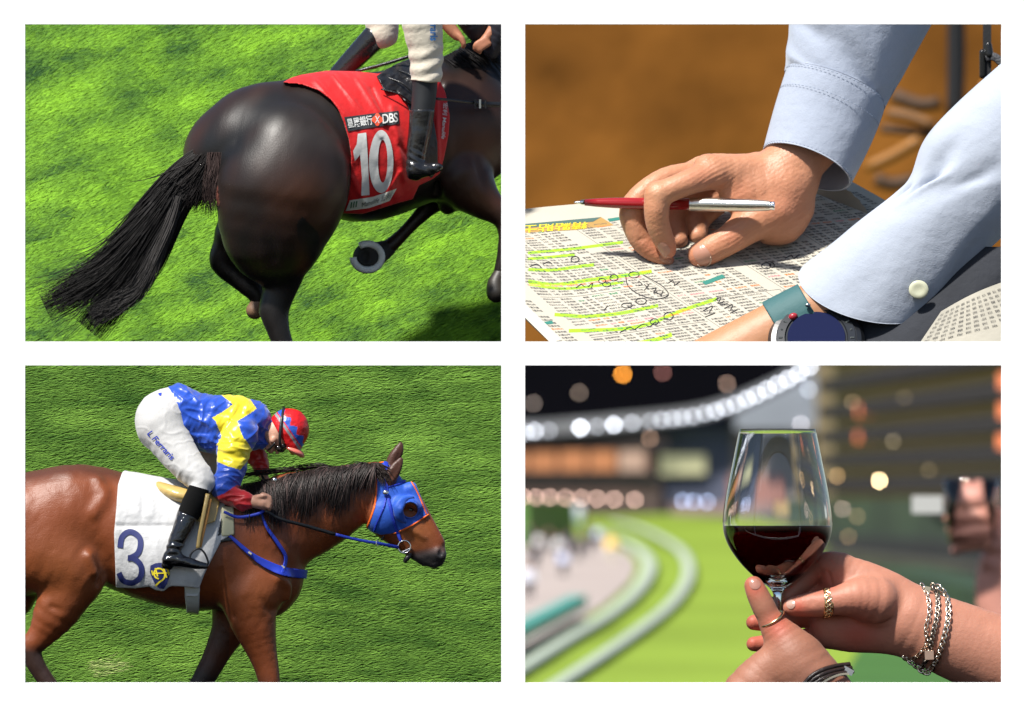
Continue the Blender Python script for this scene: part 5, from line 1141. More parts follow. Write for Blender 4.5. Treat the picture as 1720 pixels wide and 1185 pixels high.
    # bracelets: separate links along a strand round the wrist
    def strand(label, pts, lw, lh, r_, step, m, lift=3, plate=None):
        root = empty('bracelet', pan.w([pts[0][0], pts[0][1], -40]), label, 'bracelet', 'bracelets on the right wrist')
        P = catmull(np.array([list(p)+[0] for p in pts], float), 20)[:, :2]; L = np.concatenate([[0], np.cumsum(np.hypot(*np.diff(P, axis=0).T))]); s_ = np.arange(0, L[-1], step)
        X = np.interp(s_, L, P[:, 0]); Y = np.interp(s_, L, P[:, 1]); geo = []
        for i in range(len(s_)-1):
            dx, dy = X[i+1]-X[i], Y[i+1]-Y[i]; n = math.hypot(dx, dy); dx /= n; dy /= n; z = float(rf(X[i], Y[i]))-lift; z2 = float(rf(X[i+1], Y[i+1]))-lift; dz = np.clip((z2-z)/n, -3, 3)
            q = np.linspace(0, 6.28, 13)[:-1]; tw = .9 if i % 2 else -.5
            A = np.array([dx, dy, dz])*lh; Bv = np.array([-dy*math.cos(tw), dx*math.cos(tw), -math.sin(tw)])*lw
            PP = np.array([X[i], Y[i], z])+np.outer(np.cos(q), A)+np.outer(np.sin(q), Bv); geo.append(tube_arr(PP, r_, 5, True))
        V, Fc = join_geo(geo); make_mesh('chain_links', pan.w(V), Fc, m, root, kind='stuff')
        return root
    b1 = strand('slim silver chain bracelet nearest the hand', [(1549, 984), (1558, 1004), (1560, 1030), (1554, 1056), (1556, 1078), (1546, 1096), (1528, 1108), (1512, 1104)], 3.4, 5.2, 1.1, 7.0, m_si)
    b2 = strand('dark twisted chain bracelet between the other two', [(1567, 984), (1574, 1002), (1573, 1034), (1566, 1064), (1561, 1090), (1553, 1112), (1544, 1130)], 4.0, 4.6, 1.5, 5.0, mat('tarnished silver', (.42, .36, .30), rough=.3, metal=1))
    b3 = strand('heavy curb chain bracelet farthest up the forearm', [(1576, 986), (1589, 1002), (1592, 1034), (1586, 1064), (1578, 1092), (1570, 1112), (1556, 1130), (1538, 1118), (1512, 1098)], 4.6, 5.4, 1.6, 5.6, m_si)
    z = float(rf(1552, 990)); V, Fc = box_geo((1556, 996, z-5), (5, 11, 1.5), .25); make_mesh('name_plate', pan.w(V), Fc, m_si, b1, smooth=False)
    z = float(rf(1561, 1098)); V, Fc = box_geo((1560, 1100, z-9), (7.5, 7.5, 1.2), -.05); make_mesh('square_plate', pan.w(V), Fc, mat('rose plate', (.80, .52, .40), rough=.3, metal=1), b1, smooth=False)
    # dark bracelet / watch on the other wrist
    wt = empty('bracelet', pan.w([1400, 1130, -90]), 'dark braided strap with sparkling clasp on the nearer wrist', 'bracelet')
    P = [(1348, 1162), (1366, 1142), (1388, 1130), (1412, 1124), (1430, 1122)]
    for k_, dd in enumerate((-6, 0, 6)):
        tube(pan, 'braided_strand', [(x+dd*.5, y+dd, float(lf(x, y))-4, 4) for x, y in P], mat('dark brown braid', (.03, .018, .015), rough=.35, bump=(60, .004)), wt)
    geo = []
    for i in range(26):
        t = i/25; x = 1372+t*52; y = 1147-20*math.sin(t*1.7)+4; V, Fc = box_geo((x, y, float(lf(x, y))-9), (1.6, 1.6, 1.6), i*.7); geo.append((V, Fc))
    V, Fc = join_geo(geo); make_mesh('sparkling_studs', pan.w(V), Fc, m_si, wt, smooth=False)
    z = float(lf(1410, 1115)); V, Fc = box_geo((1424, 1126, z-6), (9, 5, 3), .5); make_mesh('clasp', pan.w(V), Fc, mat('steel clasp', (.6, .62, .7), rough=.2, metal=1), wt, smooth=False)
panel4()
# ================================================================ upper right: marking the racing pages with a pen
def panel2():
    before = set(bpy.data.objects)
    pan = Panel(1282, 307, F+0.55)
    # background: brown floor far behind, post, chair rungs, hanging strap
    pb_ = Panel(1282, 307, 100.)
    m_bg = mat('brown track surface', (.115, .045, .008), rough=.95, spec=.05, var=.42, vscale=.7, bump=(.5, .2))
    def bf(u, v):
        x = 100+u*2500; y = -60+v*650; return np.column_stack([x, y, 120-y*.4])
    sheet(pb_, 'ground', bf, 60, 24, m_bg, kind='structure'); before = set(bpy.data.objects)
    pq = Panel(1600, 120, 84.)
    m_blk = mat('black painted steel', (.008, .008, .009), rough=.6)
    def rod(p, name, pts, m, **kw): return tube(p, name, pts, m, None, n=3, seg=12, **kw)
    rod(pq, 'post', [(1606, -40, 0, 15), (1606, 120, 0, 15), (1604, 196, 0, 15)], m_blk, label='blurred black post behind the far sleeve', cat='post')
    m_or = mat('orange lit wood', (.26, .11, .018), rough=.5)  # orange light on the rung is put into its wood colour
    m_dw = mat('dark brown wood', (.06, .028, .010), rough=.7)
    ch = empty('chair', pq.w([1520, 330, 0]), 'blurred brown wooden chair frame behind the two sleeves', 'chair')
    tube(pq, 'rung', [(1455, 282, 20, 9), (1500, 262, 10, 10), (1545, 235, 0, 10)], m_or, ch, n=3); tube(pq, 'rung', [(1490, 190, 20, 9), (1530, 196, 10, 9), (1570, 212, 0, 9)], mat('brown wood', (.15, .065, .015), rough=.6), ch, n=3)
    tube(pq, 'rung', [(1480, 216, 30, 8), (1540, 222, 20, 8), (1590, 232, 10, 8)], m_dw, ch, n=3); tube(pq, 'leg', [(1500, 160, 30, 13), (1545, 176, 20, 12), (1580, 172, 20, 10)], m_dw, ch, n=3)
    tube(pq, 'rung', [(1470, 300, 20, 12), (1500, 310, 20, 12), (1540, 300, 20, 10)], m_dw, ch, n=3); tube(pq, 'leg', [(1632, 200, -4, 15), (1648, 170, -4, 12), (1660, 140, 0, 10)], mat('amber wood', (.42, .18, .03), rough=.5), ch, n=3)
    ps = Panel(1655, 100, 43.)
    sp = empty('camera_strap', ps.w([1657, 160, 0]), 'black hanging strap with plastic slider at the right edge', 'strap')
    m_st = mat('black webbing', (.012, .012, .013), rough=.7, bump=(200, .002))
    V, Fc = box_geo((1658, 90, 0), (7, 85, 1.5)); make_mesh('webbing', ps.w(V), Fc, m_st, sp, smooth=False)
    Sb = Body(ps); Sb.chain([(1650, 88, -4, 5), (1650, 128, -4, 5)], k=2, n=1); Sb.chain([(1660, 76, -4, 6), (1662, 92, -5, 7)], k=3, n=1); a, g = Sb.field((1640, 66, -16, 1674, 138, 8), 1.3); build(ps, a, g, 'slider', mat('black plastic', (.01, .01, .01), rough=.25), sp, 1)
    tube(ps, 'webbing', [(1656, 98, -6, 6.5), (1670, 96, -8, 7), (1684, 108, -8, 7), (1700, 126, -8, 7)], mat('ribbed grey webbing', (.07, .07, .075), rough=.7, bump=(90, .01)), sp, flat=.35)
    # ---------------- newspaper page
    def zy(y): return 40+(574-y)*1.55
    def page(a, b):
        "a along the rows (0..1200), b down the page (0..900) -> panel coordinates"
        A = a/1200.; Bv = b/900.
        c = np.array([(742, 398), (1458, 319), (1905, 575), (1160, 690)], float)
        P = bilin(c, A, Bv); x, y = P.T
        y = y-10*np.clip((985-x)/100, 0, 1.5)**2*(y > 395)*np.clip((y-395)/60, 0, 1)
        hm = 3.0*smooth_noise(a*.7, b, 0*a, 5, 2, .012)+2*np.sin((x-y*1.2)*.03)
        return np.column_stack([x, y-.25*hm, zy(y)-hm])
    m_pp = mat('newsprint', (.40, .375, .315), rough=.9, spec=.1, var=.05, vscale=3, bump=[(6, .008), (90, .0006)])
    news = empty('newspaper', pan.w(page(np.array([600.]), np.array([500.]))[0]), 'printed racing newspaper page with green highlighter marks under the writing hand', 'newspaper')
    def pf(u, v):
        a = u*1310-110; b = -62+v*960+10*np.maximum(0, u-.72)*np.sin(u*60)*(v < .05)
        return page(a, b)
    sheet(pan, 'page', pf, 120, 90, m_pp, news)
    sheet(pan, 'under_page', lambda u, v: page(u*1325+(-122), -84+v*30)+np.array([0, 0, 6]), 60, 4, mat('newsprint margin', (.40, .37, .31), rough=.9), news)
    sheet(pan, 'page_edge', lambda u, v: np.column_stack([870+u*62+v*16-6, 520+u*58-v*8, zy(520+u*58)-26+8*v]), 12, 4, mat('folded newsprint', (.44, .41, .35), rough=.9), news)
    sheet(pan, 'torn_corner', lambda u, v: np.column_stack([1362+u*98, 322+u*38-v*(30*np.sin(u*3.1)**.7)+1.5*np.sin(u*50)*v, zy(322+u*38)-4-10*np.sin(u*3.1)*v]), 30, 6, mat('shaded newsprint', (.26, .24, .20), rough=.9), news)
    r = np.random.RandomState(2)
    m_ink = mat('black ink', (.07, .066, .066), rough=.8); m_ig = mat('green ink', (.03, .20, .09), rough=.8); m_io = mat('orange ink', (.75, .16, .03), rough=.8); m_ip = mat('pink ink', (.7, .2, .22), rough=.8)
    han = '馬金木水火土山川石田王玉日月星光明天地風雨雲雪春夏秋冬東南西北中大小上下左右前後高快勇飛龍虎鳳福祿壽喜樂勝利昌盛豐年好運來達通寶'
    def glyphs(n, kind):
        if kind == 0: return ''.join(han[r.randint(len(han))] for _ in range(n))
        return ''.join('0123456789-. '[r.randint(13)] for _ in range(n*2))
    cache = {}
    def word(kind, n, k):
        key = (kind, n, k)
        if key not in cache: cache[key] = text_mesh(glyphs(n, kind), bold=.010 if kind == 0 else .02, res=0 if kind == 0 else 1)
        return cache[key]
    geos = {0: [], 1: [], 2: [], 3: []}
    def put(V2, T, a, b, h, ink, wd=None):
        lo = V2.min(0); hi = V2.max(0); s = h/max(hi[1]-lo[1], .3); q = (V2-lo)*s
        if wd: q[:, 0] *= wd/max(q[:, 0].max(), 1e-3)
        P = page(a+q[:, 0], b+h-q[:, 1]); P[:, 2] -= .9; geos[ink].append((P, T)); return q[:, 0].max()
    # blocks of the page: (a0,a1,b0,b1,row pitch,height)
    blocks = [(-104, -6, 20, 330, 13, 8.2), (-104, -6, 344, 800, 13, 8.2), (8, 330, 28, 150, 13.0, 8.2), (8, 330, 158, 330, 12.6, 8.0), (8, 330, 344, 520, 13, 8.2), (8, 330, 534, 760, 13, 8.2),
              (346, 610, 20, 250, 12.6, 8.0), (346, 610, 262, 420, 13, 8.2), (346, 560, 434, 620, 13.5, 8.4), (626, 860, 8, 205, 12.6, 8.2), (626, 860, 218, 420, 14, 9), (574, 860, 434, 640, 15, 9.5), (876, 1180, 8, 300, 13, 8.4), (876, 1180, 312, 560, 14, 9)]
    for bi, (a0, a1, b0, b1, pt, h) in enumerate(blocks):
        b = b0; row = 0
        colpat = []; a = a0
        while a < a1-14:
            n = r.randint(2, 6); kind = 0 if r.rand() < .62 else 1; colpat.append((a, n, kind, r.randint(1, 5))); a += n*h*1.06+r.uniform(4, 10)
        while b < b1:
            for (a, n, kind, sd_) in colpat:
                if a+n*h > a1 or r.rand() < .05: continue
                V2, T = word(kind, n, (row+sd_) % 5)
                ink = 0
                q = r.rand()
                if q < .03: ink = 1
                elif q < .05: ink = 2
                if row % 11 == 10: ink = 3 if r.rand() < .6 else 2
                put(V2, T, a, b, h*(1 if kind == 0 else .85), ink, n*h*.98)
            b += pt; row += 1
    for k_, m in ((0, m_ink), (1, m_ig), (2, m_io), (3, m_ip)):
        V = []; TT = []; o = 0
        for P, T in geos[k_]: V.append(P); TT.append(T+o); o += len(P)
        make_mesh('printed_table', pan.w(np.vstack(V)), np.vstack(TT), m, news, smooth=False, kind='stuff')
    # column rules, banner, labels
    def strip(name, pts, wd, m, lift=.8, ns=8, conv=None, **kw):
        P = catmull(np.array(pts, float), ns); T = np.gradient(P, axis=0); T /= np.linalg.norm(T, axis=1)[:, None]+1e-9; N = np.column_stack([-T[:, 1], T[:, 0]]); w_ = np.broadcast_to(wd, (len(P),))[:, None]
        L, R_ = P+N*w_, P-N*w_; Q = np.stack([L, R_], 1).reshape(-1, 2)
        W = (conv or (lambda q: page(q[:, 0], q[:, 1])))(Q); W[:, 2] -= lift
        i = np.arange(len(P)-1)*2; F4 = np.stack([i, i+1, i+3, i+2], 1); return make_mesh(name, pan.w(W), F4, m, news, smooth=False, **kw)
    for q in ([(338, 0), (338, 400), (338, 880)], [(618, 0), (618, 300), (618, 700)], [(868, 0), (868, 300), (868, 600)], [(346, 428), (480, 428), (610, 428)], [(8, 338), (160, 338), (330, 338)], [(566, 430), (566, 520), (566, 620)], [(8, 527), (160, 527), (330, 527)]):
        strip('column_rule', q, .55, m_ink)
    # photo-pixel strips: invert the page by taking depth from y
    def inv(x, y):
        a = np.full(len(x), 500.); b = np.full(len(x), 400.)
        for _ in range(14):
            P = page(a, b); Pa = page(a+1, b); Pb = page(a, b+1); ex, ey = x-P[:, 0], y-P[:, 1]
            j11, j21 = Pa[:, 0]-P[:, 0], Pa[:, 1]-P[:, 1]; j12, j22 = Pb[:, 0]-P[:, 0], Pb[:, 1]-P[:, 1]; D = j11*j22-j12*j21; D = np.where(np.abs(D) < .05, .05, D)
            a = a+np.clip((ex*j22-ey*j12)/D, -150, 150); b = b+np.clip((ey*j11-ex*j21)/D, -150, 150)
        return a, b
    def onp(x, y, lift): P = page(*inv(np.asarray(x, float), np.asarray(y, float))); P[:, 2] -= lift; return P
    m_hl = mat('lime highlighter', (.26, .50, .012), rough=.8); m_pen = mat('pen ink', (.02, .02, .025), rough=.6)
    hl = [([(880, 427), (925, 423), (980, 417), (1042, 409)], 2.4), ([(880, 437), (920, 434), (960, 430)], 2.4), ([(882, 455), (920, 456), (960, 451), (994, 447)], 2.6), ([(882, 475), (930, 480), (990, 472), (1040, 466), (1092, 458)], 2.9), ([(884, 480), (940, 487), (1000, 482), (1044, 476)], 2.2),
          ([(929, 530), (980, 533), (1040, 528), (1104, 515)], 2.8), ([(954, 557), (1040, 554), (1090, 545), (1140, 525), (1203, 504)], 2.9), ([(1070, 578), (1100, 572), (1128, 563)], 3.4)]
    T_ = []
    for P, wd in hl: strip('highlighter_mark', P, wd, m_hl, .0, 8, lambda q: onp(q[:, 0], q[:, 1], .5))
    def pen(pts, r_=.8):
        C2 = catmull(np.array([(x, y, 0) for x, y in pts], float), 5); V, Fc = tube_arr(onp(C2[:, 0], C2[:, 1], 1.3), r_, 4); make_mesh('pen_mark', pan.w(V), Fc, m_pen, news)
    def ringm(x, y, rx, ry, n=9): pen([(x+rx*math.cos(t), y+ry*math.sin(t)) for t in np.linspace(0, 6.6, n)])
    for q in ((961, 438, 7, 5), (1028, 469, 7, 5), (1008, 474, 6, 4), (1016, 480, 7, 4), (1062, 464, 9, 5), (1051, 515, 9, 4), (1075, 508, 9, 5), (1122, 533, 8, 6), (1098, 542, 7, 5), (1287, 449, 8, 5), (1297, 448, 4, 4)): ringm(*q)
    pen([(1048, 466), (1052, 482), (1070, 496), (1095, 504), (1114, 502), (1121, 496), (1112, 484), (1092, 472), (1078, 464)])
    for q in ([(1070, 474), (1076, 480), (1070, 482)], [(1080, 480), (1088, 488)], [(1088, 480), (1080, 490)], [(1092, 488), (1100, 486), (1096, 494), (1102, 492)], [(1100, 494), (1110, 498)], [(1112, 490), (1108, 500)], [(1120, 478), (1128, 474), (1132, 482)], [(1130, 482), (1140, 476)],
              [(1200, 506), (1210, 502), (1206, 512), (1216, 508)], [(1208, 514), (1222, 512)], [(1216, 520), (1230, 514), (1226, 524)], [(1226, 528), (1238, 522)], [(1180, 524), (1196, 516), (1190, 528)], [(1184, 534), (1200, 528)], [(1012, 524), (1018, 516)], [(906, 446), (916, 442), (922, 446)], [(884, 450), (896, 446), (904, 452)],
              [(964, 486), (972, 480), (978, 484)], [(984, 484), (992, 478), (990, 486)], [(1320, 436), (1330, 431), (1334, 436), (1344, 430)], [(1066, 554), (1080, 546), (1090, 550), (1100, 542)], [(1040, 560), (1056, 552), (1068, 556)]): pen(q)
    m_bn = mat('gold print', (.33, .20, .06), rough=.8); m_tl = mat('teal print', (.05, .10, .09), rough=.8); m_yl = mat('yellow print page', (.62, .50, .02), rough=.8)
    def poly(name, P, m, lift, par=news):
        V2, T = subdiv(np.array(P, float), np.array([(0, i, i+1) for i in range(1, len(P)-1)]), 12); W = onp(V2[:, 0], V2[:, 1], lift-5.6); return make_mesh(name, pan.w(W), T, m, par, smooth=False)
    bn = poly('banner', [(870, 393), (870, 379), (960, 371), (1003, 366), (1026, 380), (960, 388)], m_bn, 6.4); poly('banner_top', [(870, 385), (870, 378), (960, 370), (1003, 366.3), (990, 374), (940, 377)], m_tl, 7.0)
    V2, T2 = text_mesh('精點貼士', bold=.01); P = bilin([(980, 386), (868, 393.5), (868, 380), (982, 374)], 1-V2[:, 0]/V2[:, 0].max()*1.0 if False else V2[:, 0]/V2[:, 0].max(), 1-(V2[:, 1]-V2[:, 1].min())/np.ptp(V2[:, 1])); make_mesh('banner_lettering', pan.w(onp(P[:, 0], P[:, 1], 2.2)), T2, m_yl, bn, smooth=False)
    m_dg = mat('dark green print', (.02, .15, .12), rough=.8)
    for P in ([(1014, 369), (1034, 366), (1036, 371), (1018, 374)], [(1178, 476), (1212, 463), (1218, 468), (1184, 481)], [(895, 545), (925, 540), (928, 545), (898, 549)]): poly('label', P, m_dg, 6.6)
    # right lower: second page, lap
    m_lap = mat('charcoal trousers', (.018, .020, .026), rough=.9, var=.2, vscale=4, bump=(5, .03))
    sheet(pan, 'trousers', lambda u, v: np.column_stack([1430+u*300, 415+v*190, 30-v*60+26*np.sin(u*5+v*3)]), 30, 20, m_lap, None, label='dark grey trousered lap at the lower right under the near sleeve', cat='trousers')
    n2 = empty('newspaper', pan.w([1620, 560, -60]), 'second folded newspaper lying on the dark lap at the lower right', 'newspaper')
    def p2(a, b):
        c = np.array([(1580, 523), (1684, 474), (1790, 590), (1500, 640)], float); P = bilin(c, a, b); return np.column_stack([P[:, 0], P[:, 1]-4*np.sin(a*3), -30-40*b+6*np.sin(a*4)])
    sheet(pan, 'page', lambda u, v: p2(u, v), 24, 20, m_pp, n2)
    sheet(pan, 'page', lambda u, v: p2(u, v*.96+.5)+np.array([-26, 12, -12]), 24, 20, m_pp, n2)
    gl = []
    for i in range(16):
        for j in range(13):
            V2, T = word(i % 2, 3, j % 5); lo = V2.min(0); hi = V2.max(0); q = (V2-lo)/(hi-lo); P = p2(.04+j*.074+q[:, 0]*.045, .06+i*.062+(1-q[:, 1])*.032); P[:, 2] -= 1.2
            if P[:, 1].max() < 640: gl.append((P, T))
    V = []; TT = []; o = 0
    for P, T in gl: V.append(P); TT.append(T+o); o += len(P)
    make_mesh('printed_table', pan.w(np.vstack(V)), np.vstack(TT), m_ink, n2, smooth=False, kind='stuff')
    # ---------------- hand, pen
    per = empty('person', pan.w([1420, 480, 60]), 'man in a pale blue shirt bending over the newspaper, only his hands and sleeves showing', 'person')
    m_skin = mat('hand skin', vcol=True, rough=.46, spec=.42, sss=.08, bump=[(34, .0028), (90, .0016), (12, .004)], sheen=.05)
    zc = zy(410)-20      # depth of the page under the fingers
    B = Body(pan)
    Z = lambda d: zc-d   # d: distance above the page, towards the viewer
    B.chain([(1400, 190, Z(-60), 56), (1372, 225, Z(-40), 55), (1340, 262, Z(-20), 53), (1322, 292, Z(-6), 50)], k=12, fz=.85)      # wrist
    B.chain([(1330, 290, Z(0), 46), (1282, 298, Z(8), 40), (1232, 294, Z(26), 34), (1198, 288, Z(38), 27)], k=16, fz=.8)    # back of hand, forefinger side
    B.chain([(1316, 290, Z(-30), 44), (1250, 284, Z(-36), 26), (1190, 280, Z(-30), 22), (1158, 290, Z(-20), 18)], k=14)    # towards the outer knuckles
    B.chain([(1325, 315, Z(0), 46), (1322, 345, Z(0), 44), (1306, 366, Z(6), 42)], k=16, fz=.9)     # heel and thenar
    B.chain([(1330, 350, Z(-10), 36), (1318, 378, Z(-8), 32), (1294, 384, Z(0), 27)], k=14)
    B.chain([(1186, 281, Z(36), 22), (1203, 292, Z(40), 24)], k=10)
    # forefinger
    B.chain([(1196, 293, Z(42), 25.5), (1158, 306, Z(62), 22), (1128, 318, Z(70), 21), (1105, 328, Z(72), 22)], k=7)
    B.chain([(1105, 327, Z(72), 22.5), (1103, 350, Z(72), 22), (1104, 372, Z(66), 20.5), (1110, 392, Z(58), 19.5), (1119, 412, Z(50), 17), (1122, 421, Z(47), 14)], k=5)
    # middle finger behind it
    B.chain([(1160, 290, Z(-10), 18), (1118, 300, Z(14), 19), (1082, 324, Z(28), 20), (1062, 352, Z(32), 22), (1066, 380, Z(30), 21), (1080, 408, Z(28), 19), (1102, 428, Z(26), 15), (1122, 438, Z(26), 10.5)], k=4)
    # ring and little finger curled inside the hand
    B.chain([(1200, 300, Z(-44), 24), (1150, 330, Z(-44), 24), (1130, 366, Z(-40), 22), (1140, 404, Z(-14), 16)], k=4)
    B.chain([(1230, 310, Z(-54), 30), (1194, 338, Z(-58), 30), (1170, 366, Z(-54), 26), (1172, 396, Z(-26), 16)], k=4)
    # thumb
    B.chain([(1302, 352, Z(20), 38), (1262, 376, Z(30), 32), (1232, 398, Z(36), 26.5), (1212, 410, Z(38), 24.5), (1190, 422, Z(36), 24), (1176, 428, Z(34), 21.5)], k=9, fz=.92)
    B.chain([(1310, 318, Z(14), 44), (1262, 322, Z(26), 34), (1234, 332, Z(26), 26)], k=14, fz=.8)
    for pts in ([(1124, 342, Z(92), 2), (1118, 358, Z(90), 1.5)], [(1090, 377, Z(86), .9), (1108, 381, Z(90), 1.2), (1122, 378, Z(84), .9)], [(1050, 368, Z(54), 1), (1066, 374, Z(55), 1)], [(1074, 404, Z(48), 1), (1092, 398, Z(48), 1)],
                
                [(1216, 388, Z(64), .9), (1224, 402, Z(64), 1.2), (1226, 414, Z(60), .9)], [(1222, 384, Z(64), .9), (1231, 399, Z(64), 1.2), (1234, 410, Z(60), .9)], [(1229, 380, Z(64), .8), (1238, 394, Z(64), 1), (1241, 405, Z(60), .8)],
                [(1300, 247, Z(40), 1.2), (1330, 256, Z(40), 1.4), (1356, 274, Z(34), 1.2)], [(1290, 256, Z(36), 1), (1322, 266, Z(40), 1.2), (1346, 286, Z(38), 1)]):
        B.chain(pts, k=5, sub=True)
    
    a, g = B.field((1030, 150, zc-110, 1470, 470, zc+120), 1.9); hf = Front(a, g)
    def skin(V, N):
        x, y, z = V.T; n = smooth_noise(x, y, z, 4, 3, .05)[:, None]; c = np.array([.43, .195, .108])*(1+.09*n)
        for (sx, sy, sr, w0) in ((1122, 430, 22, .7), (1178, 440, 24, .7), (1104, 325, 16, -.5), (1080, 425, 22, .5), (1230, 402, 22, .4), (1180, 300, 24, .3), (1240, 330, 30, .35), (1330, 350, 50, .3)):
            w_ = np.exp(-((x-sx)**2+(y-sy)**2)/sr**2)[:, None]*w0
            c = c*(1-np.abs(w_))+np.abs(w_)*(np.array([.47, .15, .085]) if w0 > 0 else np.array([.52, .28, .16]))
        return c
    def sdisp(V, N):
        x, y, z = V.T; kn = np.exp(-((x-1205)**2+(y-300)**2)/34.**2)+np.exp(-((x-1232)**2+(y-395)**2)/26.**2)
        return .25*np.sin((x*.5+y*.85)*.9+1.5*np.sin(x*.11+y*.05))*(.35+1.2*kn)+.30*smooth_noise(x, y, z, 9, 3, .22)*np.clip((x-1180)/60, .3, 1)
    build(pan, a, g, 'body', m_skin, per, 2, skin, sdisp)
    m_nail = mat('fingernail', (.40, .20, .14), rough=.28, spec=.5); m_tip = mat('nail edge', (.50, .38, .28), rough=.4)
    def nail(cx, cy, rx, ry, ang, bow, par):
        q = np.linspace(0, 2*math.pi, 25)[:-1]; c_, s_ = math.cos(math.radians(ang)), math.sin(math.radians(ang))
        def sq(t): return (abs(math.cos(t))**.8*np.sign(math.cos(t)), abs(math.sin(t))**.8*np.sign(math.sin(t)))
        ring = [(cx+rx*sq(t)[0]*c_-ry*sq(t)[1]*s_, cy+rx*sq(t)[0]*s_+ry*sq(t)[1]*c_) for t in q]
        P2, T = subdiv(np.array([(cx, cy)]+ring, float), np.array([(0, i+1, (i+1) % 24+1) for i in range(24)]), 3)
        u = ((P2[:, 0]-cx)*c_+(P2[:, 1]-cy)*s_)/rx; v = (-(P2[:, 0]-cx)*s_+(P2[:, 1]-cy)*c_)/ry
        Zz = hf(P2[:, 0], P2[:, 1])-.5-bow*(1-np.clip(u*u*.6+v*v, 0, 1)); make_mesh('fingernail', pan.w(np.column_stack([P2, Zz])), T, m_nail, par)
        e = [(cx+rx*sq(t)[0]*c_-ry*sq(t)[1]*s_, cy+rx*sq(t)[0]*s_+ry*sq(t)[1]*c_) for t in np.linspace(math.pi*.62, math.pi*1.38, 10)]
        if rx > 15: tube(pan, 'nail_edge', [(x, y, float(hf(x, y))-1.0, .9) for x, y in e], m_tip, par, n=2, seg=5)
    nail(1178, 431, 19, 13.5, -122+180+180, 2.2, per)
    nail(1113, 420, 12, 8.5, 48, 1.5, per); nail(1117, 438, 13, 7, 30, 1.2, per)
    for o in [c for c in per.children if c.name.startswith('nail_edge')]: pass
    # pen
    pn_ = empty('pen', pan.w([1130, 344, Z(96)]), 'red and brushed steel ballpoint pen held between the fingers', 'pen')
    m_rd = mat('red plastic barrel', (.28, .010, .012), rough=.18, spec=.6, coat=.4); m_ss = mat('brushed steel cap', (.66, .62, .54), rough=.27, metal=1, aniso=.6, bump=(40, .0006), bstretch=(1, 12, 12)); m_cr = mat('chrome', (.8, .8, .8), rough=.08, metal=1)
    def zpen(x): return np.interp(x, [960, 1070, 1125, 1300], [Z(56), Z(56), Z(44), Z(96)])
    def cyl(name, prof, m, y0=343.5):
        th = np.linspace(0, 2*math.pi, 29)[:-1]; V = []; Fc = []
        for x, r_ in prof: V += [(x, y0+(x-1130)*.0175+r_*math.cos(t), zpen(x)+r_*math.sin(t)) for t in th]
        for i in range(len(prof)-1):
            for j in range(28): Fc.append((i*28+j, i*28+(j+1) % 28, (i+1)*28+(j+1) % 28, (i+1)*28+j))
        Fc += [tuple(range(28)), tuple(range(len(prof)*28-1, (len(prof)-1)*28-1, -1))]
        make_mesh(name, pan.w(np.array(V, float)), Fc, m, pn_)
    cyl('tip', [(960, 1.0), (963, 1.8), (969, 2.6), (971, 3.0), (972, 4.2), (978, 5)], m_cr)
    cyl('barrel', [(978, 5.4), (1000, 7.4), (1025, 8.8), (1050, 9.6), (1075, 10), (1100, 10), (1130, 10), (1156, 10)], m_rd)
    cyl('cap', [(1156, 11.2), (1158, 11.4), (1220, 11.4), (1260, 10.8), (1292, 8.6), (1293, 8.2)], m_ss)
    cyl('push_button', [(1293, 8.0), (1294, 7.4), (1297, 7.4), (1298, 8), (1301, 7.6), (1301.5, 6)], m_cr)
    # ---------------- far sleeve: loft between left and right outline points
    m_sh = mat('pale blue shirt cotton', (.31, .345, .42), rough=.8, spec=.2, sheen=.3, bump=[(10, .010), (220, .0012)])
    m_shn = mat('light blue shirt cotton', (.35, .385, .455), rough=.8, spec=.2, sheen=.3, bump=[(8, .010), (220, .0012)])
    m_sti = mat('stitching', (.20, .24, .32), rough=.8)
    def loft(name, rings, m, par, nu=72, nv=48, thick=3, disp=None, us=None, **kw):
        R = catmull(np.array(rings, float), 8); t = np.linspace(0, 1, len(R))
        def fn(u, v):
            q = np.array([np.interp(v, t, R[:, j]) for j in range(7)]).T
            cx, cy = (q[:, 0]+q[:, 2])/2, (q[:, 1]+q[:, 3])/2; hx, hy = (q[:, 2]-q[:, 0])/2, (q[:, 3]-q[:, 1])/2; L = np.hypot(hx, hy); nx, ny = hy/L, -hx/L
            th = u*2*np.pi; c_, s_ = np.cos(th), np.sin(th); d = disp(u, v) if disp is not None else 0*u
            k_ = 1+d/L
            return np.column_stack([cx+hx*c_*k_+nx*q[:, 4]*s_*k_, cy+hy*c_*k_+ny*q[:, 4]*s_*k_, q[:, 6]-q[:, 5]*s_*k_])
        sheet(pan, name, fn, nu, nv, m, par, thick=thick, **kw); return fn
    def fd(u, v):
        d = 0*u
        for (a, b, w, s_, h) in ((.20, .30, .035, .25, -9), (.36, .55, .05, .30, -8), (.12, .6, .04, .35, 6), (.28, .85, .06, .2, -6), (.15, .12, .03, .10, -4), (.42, .2, .04, .2, 5), (.05, .4, .03, .3, -5)):
            d = d+h*np.exp(-((u-a-(v-b)*.35)/w)**2-((v-b)/s_)**2)
        return d+1.6*np.sin(u*40+v*9)*np.exp(-(v/.12)**2)
    slv = [(1320, 116, 1489, 180, 20, 76, Z(-50)), (1321, 95, 1502, 158, 18, 84, Z(-56)), (1325, 60, 1535, 100, 16, 94, Z(-62)), (1326, 30, 1574, 30, 14, 104, Z(-66)), (1330, -20, 1610, -30, 14, 110, Z(-70))]
    loft('sleeve', slv, m_sh, per, 96, 60, 3, fd)
